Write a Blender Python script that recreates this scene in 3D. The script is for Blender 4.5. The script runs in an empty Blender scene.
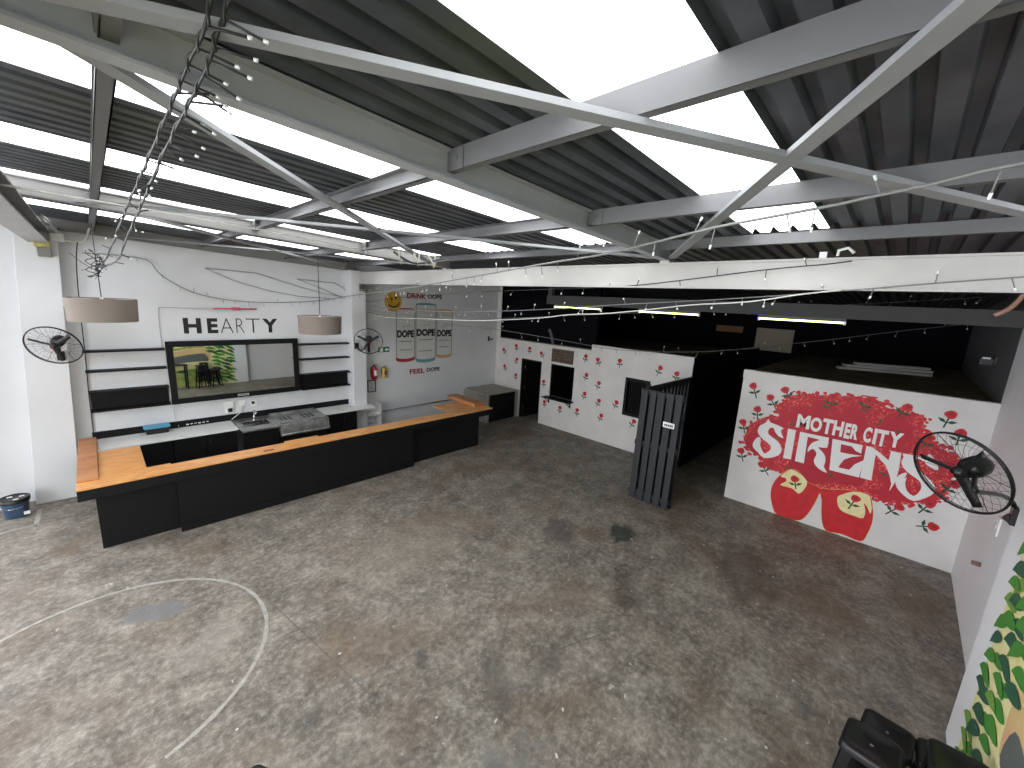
import bpy, bmesh, math, random
from mathutils import Vector, Matrix
random.seed(7)
scn = bpy.context.scene
COL = scn.collection
PI = math.pi

# ---------------------------------------------------------------- camera, world, exposure
CAM_H = 4.0
YAW, PITCH, ROLL, FPX = 0.765353, 0.19702597, -0.05350084, 404.946
f = Vector((math.cos(YAW)*math.cos(PITCH), math.sin(YAW)*math.cos(PITCH), -math.sin(PITCH)))
r0 = Vector((math.sin(YAW), -math.cos(YAW), 0))
d0 = f.cross(r0)
cr, sr = math.cos(ROLL), math.sin(ROLL)
right = cr*r0 + sr*d0
down = -sr*r0 + cr*d0
cam_d = bpy.data.cameras.new('camera')
cam_d.sensor_fit = 'HORIZONTAL'; cam_d.sensor_width = 36.0
cam_d.lens = FPX/1024*36.0
cam_d.clip_start = 0.02; cam_d.clip_end = 200
cam = bpy.data.objects.new('camera', cam_d); COL.objects.link(cam)
M = Matrix((right, -down, -f)).transposed().to_4x4()
M.translation = Vector((0, 0, CAM_H))
cam.matrix_world = M
scn.camera = cam
world = bpy.data.worlds.new('overcast_sky'); scn.world = world
world.use_nodes = True
bg = world.node_tree.nodes['Background']
bg.inputs['Color'].default_value = (0.92, 0.96, 1.0, 1); bg.inputs['Strength'].default_value = 1.0
vs = scn.view_settings
scn.display_settings.display_device = 'sRGB'
vs.view_transform = 'Standard'; vs.look = 'None'; vs.gamma = 1.0; vs.use_curve_mapping = False
vs.exposure = 1.0
SKY_E = 2.6            # daylight glowing through the translucent roof sheets
TUBE_E = 3.0
WIN_E = 7.0            # glow of two unseen openings added behind the camera to brighten the walls

# ---------------------------------------------------------------- materials
def lin(c):
    return tuple(((v/255)/12.92 if v/255 <= .04045 else ((v/255+.055)/1.055)**2.4) for v in c)
MATS = {}
def mat(name, rgb, rough=.6, metal=0., var=.0, scale=4., bump=0., bscale=40., spec=.5, rgb2=None, emit=0.):
    if name in MATS: return MATS[name]
    m = bpy.data.materials.new(name); m.use_nodes = True
    nt = m.node_tree; b = nt.nodes['Principled BSDF']
    b.inputs['Roughness'].default_value = rough; b.inputs['Metallic'].default_value = metal
    b.inputs['Specular IOR Level'].default_value = spec
    c = lin(rgb)
    tc = nt.nodes.new('ShaderNodeTexCoord')
    if var > 0 or rgb2:
        n = nt.nodes.new('ShaderNodeTexNoise'); n.inputs['Scale'].default_value = scale; n.inputs['Detail'].default_value = 6
        nt.links.new(tc.outputs['Object'], n.inputs['Vector'])
        rp = nt.nodes.new('ShaderNodeValToRGB')
        c2 = lin(rgb2) if rgb2 else tuple(min(1, v*(1+var)) for v in c)
        c1 = c if rgb2 else tuple(v*(1-var) for v in c)
        rp.color_ramp.elements[0].position = .32; rp.color_ramp.elements[0].color = (*c1, 1)
        rp.color_ramp.elements[1].position = .68; rp.color_ramp.elements[1].color = (*c2, 1)
        nt.links.new(n.outputs['Fac'], rp.inputs['Fac']); nt.links.new(rp.outputs['Color'], b.inputs['Base Color'])
    else:
        b.inputs['Base Color'].default_value = (*c, 1)
    if bump > 0:
        n2 = nt.nodes.new('ShaderNodeTexNoise'); n2.inputs['Scale'].default_value = bscale; n2.inputs['Detail'].default_value = 4
        nt.links.new(tc.outputs['Object'], n2.inputs['Vector'])
        bp = nt.nodes.new('ShaderNodeBump'); bp.inputs['Strength'].default_value = bump; bp.inputs['Distance'].default_value = .01
        nt.links.new(n2.outputs['Fac'], bp.inputs['Height']); nt.links.new(bp.outputs['Normal'], b.inputs['Normal'])
    if emit:
        b.inputs['Emission Color'].default_value = (*c, 1); b.inputs['Emission Strength'].default_value = emit
    MATS[name] = m
    return m

def floor_mat():
    m = bpy.data.materials.new('worn_concrete'); m.use_nodes = True
    nt = m.node_tree; N = nt.nodes; Lk = nt.links
    b = N['Principled BSDF']
    tc = N.new('ShaderNodeTexCoord')
    def noise(s, det=6, ro=.6, dist=0., vec=None):
        n = N.new('ShaderNodeTexNoise'); n.inputs['Scale'].default_value = s; n.inputs['Detail'].default_value = det
        n.inputs['Roughness'].default_value = ro; n.inputs['Distortion'].default_value = dist
        Lk.new(vec or tc.outputs['Object'], n.inputs['Vector']); return n
    def ramp(src, stops):
        r = N.new('ShaderNodeValToRGB'); e = r.color_ramp.elements
        while len(e) < len(stops): e.new(.5)
        for i, (p, c) in enumerate(stops):
            e[i].position = p; e[i].color = (*lin(c), 1) if len(c) == 3 else c
        Lk.new(src, r.inputs['Fac']); return r
    def mix(a, c, fac):
        x = N.new('ShaderNodeMixRGB'); x.blend_type = 'MIX'
        if isinstance(fac, float): x.inputs['Fac'].default_value = fac
        else: Lk.new(fac, x.inputs['Fac'])
        for s, i in ((a, 1), (c, 2)):
            if isinstance(s, tuple): x.inputs[i].default_value = (*lin(s), 1)
            else: Lk.new(s, x.inputs[i])
        return x
    big = ramp(noise(.55, 5, .62, .4).outputs['Fac'], [(.36, (91, 87, 81)), (.5, (126, 118, 107)), (.64, (153, 147, 136))])
    mid = ramp(noise(2.6, 8, .72, .3).outputs['Fac'], [(.38, (67, 61, 56)), (.5, (121, 114, 104)), (.62, (173, 167, 154))])
    c = mix(big.outputs['Color'], mid.outputs['Color'], .6)
    fine = ramp(noise(14, 8, .75).outputs['Fac'], [(.37, (63, 59, 55)), (.5, (124, 117, 108)), (.63, (186, 182, 173))])
    c = mix(c.outputs['Color'], fine.outputs['Color'], .4)
    brown = ramp(noise(.8, 4, .5, .6).outputs['Fac'], [(.52, (0, 0, 0, 1)), (.68, (.55, .55, .55, 1))])
    c = mix(c.outputs['Color'], (106, 85, 66), brown.outputs['Color'])
    # dark oil stains
    st = ramp(noise(1.15, 6, .65, .5).outputs['Fac'], [(.62, (0, 0, 0, 1)), (.72, (.75, .75, .75, 1))])
    c = mix(c.outputs['Color'], (77, 75, 75), st.outputs['Color'])
    st2 = ramp(noise(6.5, 5, .6, .8).outputs['Fac'], [(.64, (0, 0, 0, 1)), (.72, (.6, .6, .6, 1))])
    c = mix(c.outputs['Color'], (80, 76, 73), st2.outputs['Color'])
    # pale chips of paint and plaster
    ch = ramp(noise(11, 3, .5, 1.2).outputs['Fac'], [(.70, (0, 0, 0, 1)), (.75, (.55, .55, .55, 1))])
    c = mix(c.outputs['Color'], (206, 202, 195), ch.outputs['Color'])
    # long hairline scratches
    mp = N.new('ShaderNodeMapping'); mp.inputs['Scale'].default_value = (1.2, 14, 1); mp.inputs['Rotation'].default_value = (0, 0, .75)
    Lk.new(tc.outputs['Object'], mp.inputs['Vector'])
    sc = ramp(noise(2.2, 4, .6, .5, mp.outputs['Vector']).outputs['Fac'], [(.66, (0, 0, 0, 1)), (.74, (.4, .4, .4, 1))])
    c = mix(c.outputs['Color'], (191, 184, 173), sc.outputs['Color'])
    wob = N.new('ShaderNodeTexNoise'); wob.inputs['Scale'].default_value = 5; wob.inputs['Detail'].default_value = 6; Lk.new(tc.outputs['Object'], wob.inputs['Vector'])
    # single stains and patches that can be seen on the slab: centre, radii, turn, colour, strength
    for cx, cy, rx, ry, rot, colr, st_, rag in ((.17, 6.1, .34, .18, -.45, (116, 116, 117), .8, .25), (6.33, 3.12, .34, .24, .4, (50, 58, 54), .85, .7), (5.5, 3.95, .55, .32, .4, (74, 71, 70), .6, 1.1),
            (2.7, 2.55, .5, .16, .9, (80, 78, 76), .6, 1.1), (2.2, 3.3, .16, .09, .9, (70, 68, 66), .6, 1.1), (1.05, 3.45, .2, .12, .3, (74, 72, 70), .6, 1.2), (3.3, 2.3, .5, .12, .2, (84, 82, 80), .5, 1.2),
            (1.9, 1.7, .7, .4, .5, (100, 102, 104), .5, 1.2), (6.9, 1.2, 1.1, .5, .4, (66, 54, 47), .5, 1.2), (5.0, 2.3, .6, .2, .6, (72, 64, 58), .5, 1.2), (.6, 5.1, .5, .3, 1.0, (158, 152, 142), .4, 1.2), (3.4, 5.2, 1.3, .7, .2, (140, 130, 114), .35, 1.2)):
        mp2 = N.new('ShaderNodeMapping'); mp2.vector_type = 'TEXTURE'
        mp2.inputs['Location'].default_value = (cx, cy, 0); mp2.inputs['Rotation'].default_value = (0, 0, rot); mp2.inputs['Scale'].default_value = (rx, ry, 1)
        Lk.new(tc.outputs['Object'], mp2.inputs['Vector'])
        ln = N.new('ShaderNodeVectorMath'); ln.operation = 'LENGTH'; Lk.new(mp2.outputs['Vector'], ln.inputs[0])
        ad = N.new('ShaderNodeMath'); ad.operation = 'MULTIPLY_ADD'; Lk.new(wob.outputs['Fac'], ad.inputs[0]); ad.inputs[1].default_value = rag*2; Lk.new(ln.outputs['Value'], ad.inputs[2])
        e1 = 1+rag
        mr = N.new('ShaderNodeMapRange'); mr.inputs['From Min'].default_value = e1+.12; mr.inputs['From Max'].default_value = e1-.12-.3*rag
        mr.inputs['To Max'].default_value = st_; Lk.new(ad.outputs['Value'], mr.inputs['Value'])
        c = mix(c.outputs['Color'], colr, mr.outputs['Result'])
    Lk.new(c.outputs['Color'], b.inputs['Base Color'])
    rr = N.new('ShaderNodeMapRange'); rr.inputs['To Min'].default_value = .38; rr.inputs['To Max'].default_value = .72
    Lk.new(noise(1.6, 6).outputs['Fac'], rr.inputs['Value']); Lk.new(rr.outputs['Result'], b.inputs['Roughness'])
    bp = N.new('ShaderNodeBump'); bp.inputs['Strength'].default_value = .12; bp.inputs['Distance'].default_value = .01
    Lk.new(noise(18, 6).outputs['Fac'], bp.inputs['Height']); Lk.new(bp.outputs['Normal'], b.inputs['Normal'])
    b.inputs['Specular IOR Level'].default_value = .35
    return m

def petals_mat():
    m = bpy.data.materials.new('red_petal_paint'); m.use_nodes = True
    nt = m.node_tree; N = nt.nodes; Lk = nt.links; b = N['Principled BSDF']
    tc = N.new('ShaderNodeTexCoord')
    v = N.new('ShaderNodeTexVoronoi'); v.inputs['Scale'].default_value = 44
    Lk.new(tc.outputs['Object'], v.inputs['Vector'])
    r = N.new('ShaderNodeValToRGB'); e = r.color_ramp.elements
    e[0].position = 0; e[0].color = (*lin((172, 22, 38)), 1)
    e[1].position = .75; e[1].color = (*lin((216, 48, 52)), 1)
    x = e.new(.9); x.color = (*lin((236, 116, 112)), 1)
    sp = N.new('ShaderNodeSeparateColor'); Lk.new(v.outputs['Color'], sp.inputs['Color'])
    Lk.new(sp.outputs[0], r.inputs['Fac'])
    n = N.new('ShaderNodeTexNoise'); n.inputs['Scale'].default_value = 1.6; Lk.new(tc.outputs['Object'], n.inputs['Vector'])
    rp = N.new('ShaderNodeValToRGB'); rp.color_ramp.elements[0].position = .42; rp.color_ramp.elements[1].position = .56
    Lk.new(n.outputs['Fac'], rp.inputs['Fac'])
    mx = N.new('ShaderNodeMixRGB'); Lk.new(rp.outputs['Color'], mx.inputs['Fac'])
    Lk.new(r.outputs['Color'], mx.inputs[1]); mx.inputs[2].default_value = (*lin((184, 24, 46)), 1)
    Lk.new(mx.outputs['Color'], b.inputs['Base Color']); b.inputs['Roughness'].default_value = .6
    return m

def wood_mat():
    m = bpy.data.materials.new('varnished_ply'); m.use_nodes = True
    nt = m.node_tree; N = nt.nodes; Lk = nt.links; b = N['Principled BSDF']
    tc = N.new('ShaderNodeTexCoord')
    mp = N.new('ShaderNodeMapping'); mp.inputs['Scale'].default_value = (1.2, 3, 3); Lk.new(tc.outputs['Object'], mp.inputs['Vector'])
    n = N.new('ShaderNodeTexNoise'); n.inputs['Scale'].default_value = 2.2; n.inputs['Detail'].default_value = 8; n.inputs['Distortion'].default_value = 1.2
    Lk.new(mp.outputs['Vector'], n.inputs['Vector'])
    r = N.new('ShaderNodeValToRGB'); e = r.color_ramp.elements
    e[0].position = .3; e[0].color = (*lin((206, 136, 74)), 1); e[1].position = .7; e[1].color = (*lin((232, 172, 106)), 1)
    Lk.new(n.outputs['Fac'], r.inputs['Fac']); Lk.new(r.outputs['Color'], b.inputs['Base Color'])
    b.inputs['Roughness'].default_value = .33
    return m

def sheet_mat():
    m = bpy.data.materials.new('galvanised_roof_sheet'); m.use_nodes = True
    nt = m.node_tree; N = nt.nodes; Lk = nt.links; b = N['Principled BSDF']
    tc = N.new('ShaderNodeTexCoord')
    n = N.new('ShaderNodeTexNoise'); n.inputs['Scale'].default_value = 3; n.inputs['Detail'].default_value = 8; Lk.new(tc.outputs['Object'], n.inputs['Vector'])
    r = N.new('ShaderNodeValToRGB'); e = r.color_ramp.elements
    e[0].position = .3; e[0].color = (*lin((58, 61, 66)), 1); e[1].position = .7; e[1].color = (*lin((88, 91, 97)), 1)
    Lk.new(n.outputs['Fac'], r.inputs['Fac'])
    n2 = N.new('ShaderNodeTexNoise'); n2.inputs['Scale'].default_value = 1.3; n2.inputs['Detail'].default_value = 7; Lk.new(tc.outputs['Object'], n2.inputs['Vector'])
    r2 = N.new('ShaderNodeValToRGB'); r2.color_ramp.elements[0].position = .56; r2.color_ramp.elements[1].position = .74
    r2.color_ramp.elements[1].color = (.5, .5, .5, 1)
    Lk.new(n2.outputs['Fac'], r2.inputs['Fac'])
    mx = N.new('ShaderNodeMixRGB'); Lk.new(r2.outputs['Color'], mx.inputs['Fac']); Lk.new(r.outputs['Color'], mx.inputs[1])
    mx.inputs[2].default_value = (*lin((84, 92, 62)), 1)
    Lk.new(mx.outputs['Color'], b.inputs['Base Color'])
    b.inputs['Roughness'].default_value = .5; b.inputs['Metallic'].default_value = .3
    return m

def emis(name, rgb, e):
    m = bpy.data.materials.new(name); m.use_nodes = True; nt = m.node_tree
    nt.nodes.remove(nt.nodes['Principled BSDF'])
    x = nt.nodes.new('ShaderNodeEmission'); x.inputs['Color'].default_value = (*lin(rgb), 1); x.inputs['Strength'].default_value = e
    nt.links.new(x.outputs[0], nt.nodes['Material Output'].inputs[0]); MATS[name] = m; return m

WHITE = mat('white_wall_paint', (214, 215, 217), .7, var=.04, scale=1.5, bump=.15, bscale=14)
BRICKW = mat('white_painted_block', (218, 215, 212), .75, var=.05, scale=2.2, bump=.3, bscale=9)
FLOOR = floor_mat(); PETAL = petals_mat(); WOOD = wood_mat(); SHEET = sheet_mat()
STEEL = mat('grey_painted_steel', (138, 137, 135), .5, var=.06, scale=3, bump=.05, bscale=20)
STEELW = mat('off_white_painted_steel', (182, 180, 176), .5, var=.05, scale=3)
BLACK = mat('matt_black_paint', (13, 14, 16), .6, var=.12, scale=3, bump=.05, spec=.25)
BLACKP = mat('black_slat_paint', (33, 35, 39), .6, var=.15, scale=5, bump=.1, bscale=30)
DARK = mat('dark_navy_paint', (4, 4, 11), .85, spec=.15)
DARKG = mat('dark_grey_paint', (92, 92, 94), .8, var=.1)
PLAST = mat('black_plastic', (22, 22, 23), .35)
METB = mat('black_powder_metal', (30, 30, 32), .32, metal=.3)
WTOP = mat('white_laminate', (232, 232, 228), .35)
SS = mat('stainless_steel', (176, 176, 174), .3, metal=.8, var=.3, scale=9)
CHROME = mat('chrome', (215, 215, 215), .12, metal=1.)
WPLAS = mat('white_plastic', (236, 236, 234), .4)
RED = mat('red_paint', (198, 26, 36), .55, var=.12, scale=8)
REDD = mat('deep_red_paint', (150, 26, 38), .6)
GREENP = mat('green_leaf_paint', (36, 74, 46), .6)
CREAM = mat('cream_paint', (238, 230, 190), .6, rgb2=(226, 212, 140), scale=7)
YEL = mat('yellow_line_paint', (214, 190, 92), .6)
INK = mat('black_lettering', (22, 22, 24), .6)
SHADE = mat('taupe_linen', (134, 124, 116), .9, var=.03, scale=60, bump=.2, bscale=200)
WIRE = mat('dark_cable', (36, 38, 36), .5)
WIREW = mat('pale_cable', (205, 205, 200), .5)
BRACEM = mat('grey_brace_paint', (144, 146, 148), .5, var=.06, scale=3)
RAFM = mat('skylit_rafter_grey', (158, 160, 163), .5, var=.05, scale=3)  # rafter grey lightened to carry the skylight falling on its web
RWALL = mat('fresh_white_paint', (236, 236, 237), .65, var=.02, scale=2)
PURM = mat('shaded_purlin_grey', (102, 102, 103), .6, var=.06, scale=3)  # same steel, darkened in colour for the weak light on the purlin webs
BULB = mat('clear_led_bulb', (232, 234, 236), .15)
SKY = emis('daylit_translucent_sheet', (250, 252, 255), SKY_E)
WINL = emis('added_window_glow', (246, 249, 255), WIN_E)
TUBE = emis('fluorescent_tube_glow', (232, 240, 150), TUBE_E)
CONC = mat('bare_concrete', (168, 164, 156), .8, var=.2, scale=6, bump=.3, bscale=25)
BROWNB = mat('brown_roof_board', (150, 134, 100), .8, rgb2=(104, 92, 70), scale=2)
GLASS = mat('silvered_glass', (208, 212, 208), .01, metal=1.)

# ---------------------------------------------------------------- mesh helpers
ORIG = {}
class MB:
    def __init__(s): s.v = []; s.f = []; s.m = []; s.sm = []
    def add(s, vs, fs, mi=0, smooth=False):
        o = len(s.v); s.v += [tuple(v) for v in vs]
        for q in fs: s.f.append([o+i for i in q]); s.m.append(mi); s.sm.append(smooth)
        return s
    def box(s, a, b, mi=0):
        x0, y0, z0 = a; x1, y1, z1 = b
        if x0 > x1: x0, x1 = x1, x0
        if y0 > y1: y0, y1 = y1, y0
        if z0 > z1: z0, z1 = z1, z0
        v = [(x0,y0,z0),(x1,y0,z0),(x1,y1,z0),(x0,y1,z0),(x0,y0,z1),(x1,y0,z1),(x1,y1,z1),(x0,y1,z1)]
        return s.add(v, [(0,3,2,1),(4,5,6,7),(0,1,5,4),(1,2,6,5),(2,3,7,6),(3,0,4,7)], mi)
    def hexa(s, v, mi=0):
        return s.add(v, [(0,3,2,1),(4,5,6,7),(0,1,5,4),(1,2,6,5),(2,3,7,6),(3,0,4,7)], mi)
    def bar(s, a, b, w, h, mi=0, up=(0,0,1)):
        a = Vector(a); b = Vector(b); d = (b-a).normalized(); sd = d.cross(Vector(up))
        if sd.length < 1e-4: sd = d.cross(Vector((1,0,0)))
        sd.normalize(); u = sd.cross(d)
        c = [(-w/2,-h/2),(w/2,-h/2),(w/2,h/2),(-w/2,h/2)]
        v = [a+sd*x+u*y for x, y in c] + [b+sd*x+u*y for x, y in c]
        return s.add(v, [(0,1,2,3),(7,6,5,4),(0,4,5,1),(1,5,6,2),(2,6,7,3),(3,7,4,0)], mi)
    def ibeam(s, a, b, w, h, t=.012, mi=0, tf=.014, up=(0,0,1)):
        # a, b: centre line of the web
        a = Vector(a); b = Vector(b); U = Vector((0,0,1))
        s.bar(a, b, t, h, mi); z = U*(h/2-tf/2)
        s.bar(a+z, b+z, w, tf, mi); s.bar(a-z, b-z, w, tf, mi); return s
    def tube(s, pts, r, n=8, mi=0, caps=True, closed=False):
        pts = [Vector(p) for p in pts]; k = len(pts); rings = []
        rr = r if isinstance(r, (list, tuple)) else [r]*k
        pu = None
        for i, p in enumerate(pts):
            if closed: d = pts[(i+1) % k]-pts[i-1]
            else: d = pts[min(i+1, k-1)]-pts[max(i-1, 0)]
            d.normalize()
            u = d.cross(Vector((0,0,1))) if pu is None else pu - d*pu.dot(d)
            if u.length < 1e-3: u = d.cross(Vector((1,0,0)))
            u.normalize(); pu = u; w = d.cross(u)
            rings.append([p+rr[i]*(math.cos(2*PI*j/n)*u+math.sin(2*PI*j/n)*w) for j in range(n)])
        v = [q for R in rings for q in R]; fs = []
        for i in range(k if closed else k-1):
            i2 = (i+1) % k
            for j in range(n): fs.append((i*n+j, i*n+(j+1) % n, i2*n+(j+1) % n, i2*n+j))
        if caps and not closed: fs += [tuple(range(n))[::-1], tuple((k-1)*n+j for j in range(n))]
        return s.add(v, fs, mi, True)
    def lathe(s, prof, c=(0,0,0), n=24, mi=0, axis=(0,0,1), smooth=True, cap=True):
        A = Vector(axis).normalized(); U = A.orthogonal().normalized(); W = A.cross(U); c = Vector(c)
        v = []; fs = []
        for r, z in prof:
            for j in range(n): v.append(c+A*z+r*(math.cos(2*PI*j/n)*U+math.sin(2*PI*j/n)*W))
        k = len(prof)
        for i in range(k-1):
            for j in range(n): fs.append((i*n+j, i*n+(j+1) % n, (i+1)*n+(j+1) % n, (i+1)*n+j))
        s.add(v, fs, mi, smooth)
        if cap:
            o = len(v)
            s.add(v[:n], [tuple(range(n))[::-1]], mi); s.add(v[-n:], [tuple(range(n))], mi)
        return s
    def poly(s, pts, mi=0): return s.add(pts, [tuple(range(len(pts)))], mi)
    def prism(s, pts, d, mi=0):
        d = Vector(d); n = len(pts); a = [Vector(p) for p in pts]; b = [p+d for p in a]
        return s.add(a+b, [tuple(range(n))[::-1], tuple(range(n, 2*n))]+[(i, (i+1) % n, n+(i+1) % n, n+i) for i in range(n)], mi)
    def ball(s, c, r, mi=0, n=8):
        prof = [(max(1e-4, r*math.sin(PI*i/6)), -r*math.cos(PI*i/6)) for i in range(7)]
        return s.lathe(prof, c, n, mi, cap=False)
    def build(s, name, mats, parent=None, bevel=0, kind=None, label=None):
        if not isinstance(mats, (list, tuple)): mats = [mats]
        o0 = Vector(ORIG.get(parent.name, (0,0,0))) if parent else None
        me = bpy.data.meshes.new(name)
        if parent is None:
            base = Vector((0,0,0))
        else: base = o0
        me.from_pydata([tuple(Vector(v)-base) for v in s.v], [], s.f)
        for m in mats: me.materials.append(m)
        me.polygons.foreach_set('material_index', s.m); me.polygons.foreach_set('use_smooth', s.sm)
        bm = bmesh.new(); bm.from_mesh(me); bmesh.ops.recalc_face_normals(bm, faces=bm.faces); bm.to_mesh(me); bm.free()
        me.update()
        o = bpy.data.objects.new(name, me); COL.objects.link(o)
        if parent: o.parent = parent; ORIG[o.name] = tuple(base)
        if bevel:
            b = o.modifiers.new('bevel', 'BEVEL'); b.width = bevel; b.segments = 2; b.limit_method = 'ANGLE'
        if kind: o['kind'] = kind
        if label: o['label'] = label
        return o
def thing(name, label, cat, loc=(0,0,0), group=None):
    o = bpy.data.objects.new(name, None); COL.objects.link(o); o.location = loc; o.empty_display_size = .1
    o['label'] = label; o['category'] = cat
    if group: o['group'] = group
    ORIG[o.name] = tuple(loc); return o
def single(mb, name, mats, label, cat, loc, group=None, bevel=0):
    """one-mesh thing with its origin at loc"""
    L0 = Vector(loc); mb.v = [tuple(Vector(v)-L0) for v in mb.v]
    o = mb.build(name, mats, None, bevel); o.location = loc
    o['label'] = label; o['category'] = cat
    if group: o['group'] = group
    return o
def struct(mb, name, mats, bevel=0): return mb.build(name, mats, None, bevel, kind='structure')
def copy_tree(o, loc, rz, label, parent=None):
    c = o.copy(); COL.objects.link(c)
    if parent: c.parent = parent
    else: c.location = loc; c.rotation_euler = (0,0,rz); c['label'] = label
    for ch in o.children: copy_tree(ch, None, None, None, c)
    return c
_TXT = {}
def glyphs(txt, bold=0.):
    key = (txt, bold)
    if key in _TXT: return _TXT[key]
    cu = bpy.data.curves.new('t', 'FONT'); cu.body = txt; cu.offset = bold; cu.resolution_u = 4
    o = bpy.data.objects.new('t', cu); COL.objects.link(o)
    dg = bpy.context.evaluated_depsgraph_get(); me = bpy.data.meshes.new_from_object(o.evaluated_get(dg))
    v = [(p.co.x, p.co.y) for p in me.vertices]; fs = [tuple(p.vertices) for p in me.polygons]
    bpy.data.objects.remove(o); bpy.data.curves.remove(cu); bpy.data.meshes.remove(me)
    xs = [p[0] for p in v]; ys = [p[1] for p in v]
    x0, x1, y0, y1 = min(xs), max(xs), min(ys), max(ys)
    _TXT[key] = ([((x-x0)/(x1-x0), (y-y0)/(y1-y0)) for x, y in v], fs); return _TXT[key]
def text_in(mb, txt, P, u0, u1, v0, v1, bold=0., mi=0, shear=0.):
    """lettering fitted to the rectangle u0..u1, v0..v1 of the plane P(u, v)"""
    v, fs = glyphs(txt, bold)
    mb.add([P(u0+(u1-u0)*(a+shear*b), v0+(v1-v0)*b) for a, b in v], fs, mi); return mb
def smooth_loop(pts, k=3):
    n = len(pts); out = []
    for i in range(n):
        p0, p1, p2, p3 = (Vector(pts[(i+j) % n]) for j in (-1, 0, 1, 2))
        for q in range(k):
            t = q/k
            out.append(tuple(.5*((2*p1)+(p2-p0)*t+(2*p0-5*p1+4*p2-p3)*t*t+(3*p1-p0-3*p2+p3)*t**3)))
    return out
def smooth_path(pts, k=3):
    pts = [Vector(p) for p in pts]; n = len(pts); out = []
    for i in range(n-1):
        p0 = pts[max(i-1, 0)]; p1 = pts[i]; p2 = pts[i+1]; p3 = pts[min(i+2, n-1)]
        for q in range(k):
            t = q/k
            out.append(.5*((2*p1)+(p2-p0)*t+(2*p0-5*p1+4*p2-p3)*t*t+(3*p1-p0-3*p2+p3)*t**3))
    return out+[pts[-1]]
def holed(mb, a0, a1, z0, z1, holes, mk, mi=0):
    """rectangle a0..a1 x z0..z1 minus holes, as boxes through mk(a, b, za, zb)"""
    As = sorted({a0, a1, *[h[0] for h in holes], *[h[1] for h in holes]})
    for i in range(len(As)-1):
        a, b = As[i], As[i+1]
        zs = [(z0, z1)]
        for h in holes:
            if h[0] <= a+1e-6 and h[1] >= b-1e-6:
                nz = []
                for p, q in zs:
                    if h[2] > p: nz.append((p, min(q, h[2])))
                    if h[3] < q: nz.append((max(p, h[3]), q))
                zs = nz
        for p, q in zs:
            if q-p > 1e-4: mk(a, b, p, q)
    return mb

# ---------------------------------------------------------------- measured outlines (wall coordinates, metres)
LET = {'S': ((1.772,1.951),(1.727,1.885),(1.62,1.864),(1.485,1.822),(1.517,1.773),(1.499,1.695),(1.454,1.62),(1.55,1.639),(1.624,1.724),(1.659,1.783),(1.716,1.762),(1.736,1.694),(1.713,1.626),(1.599,1.563),(1.501,1.486),(1.451,1.386),(1.461,1.289),(1.541,1.194),(1.723,1.111),(1.854,1.201),(1.959,1.289),(1.961,1.397),(1.917,1.496),(1.877,1.529),(1.849,1.504),(1.836,1.461),(1.837,1.378),(1.799,1.293),(1.728,1.207),(1.66,1.281),(1.633,1.357),(1.673,1.426),(1.771,1.483),(1.851,1.536),(1.913,1.615),(1.921,1.699),(1.888,1.781),(1.803,1.866)), 'I': ((1.408,1.832),(1.278,1.835),(1.266,1.224),(1.398,1.214)), 'R1': ((1.206,1.82),(1.074,1.819),(1.049,1.212),(1.198,1.215)), 'R2': ((1.206,1.82),(0.751,1.823),(0.75,1.742),(1.063,1.753)), 'R3': ((0.76,1.807),(0.748,1.625),(0.88,1.6),(0.816,1.536),(0.751,1.458),(0.729,1.346),(0.735,1.245),(0.669,1.147),(0.779,1.17),(0.871,1.24),(0.905,1.329),(0.884,1.456),(0.931,1.532),(0.977,1.528),(1.028,1.456),(1.023,1.574),(0.963,1.681),(0.86,1.754),(0.822,1.8)), 'E': ((0.696,1.819),(0.261,1.818),(0.257,1.659),(0.336,1.683),(0.402,1.753),(0.558,1.753),(0.547,1.598),(0.415,1.602),(0.235,1.621),(0.376,1.556),(0.471,1.473),(0.514,1.353),(0.522,1.301),(0.366,1.311),(0.31,1.435),(0.197,1.554),(0.211,1.212),(0.645,1.212)), 'N': ((0.209,1.817),(0.129,1.82),(0.016,1.75),(-0.115,1.65),(-0.119,1.81),(-0.084,1.824),(-0.249,1.825),(-0.269,1.521),(-0.266,1.301),(-0.218,1.097),(-0.221,1.244),(-0.174,1.389),(-0.098,1.544),(0.065,1.704),(0.039,1.211),(0.197,1.217)), 'S2': ((-0.272,1.826),(-0.428,1.831),(-0.551,1.866),(-0.574,1.911),(-0.665,1.826),(-0.727,1.662),(-0.634,1.683),(-0.561,1.736),(-0.487,1.789),(-0.438,1.777),(-0.429,1.712),(-0.461,1.645),(-0.554,1.56),(-0.673,1.467),(-0.743,1.359),(-0.736,1.259),(-0.666,1.154),(-0.541,1.046),(-0.412,1.094),(-0.296,1.211),(-0.265,1.321),(-0.285,1.428),(-0.354,1.501),(-0.378,1.48),(-0.359,1.394),(-0.388,1.424),(-0.385,1.324),(-0.427,1.2),(-0.519,1.132),(-0.575,1.227),(-0.583,1.328),(-0.54,1.42),(-0.437,1.481),(-0.346,1.548),(-0.288,1.627),(-0.277,1.692),(-0.287,1.764))}
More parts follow.
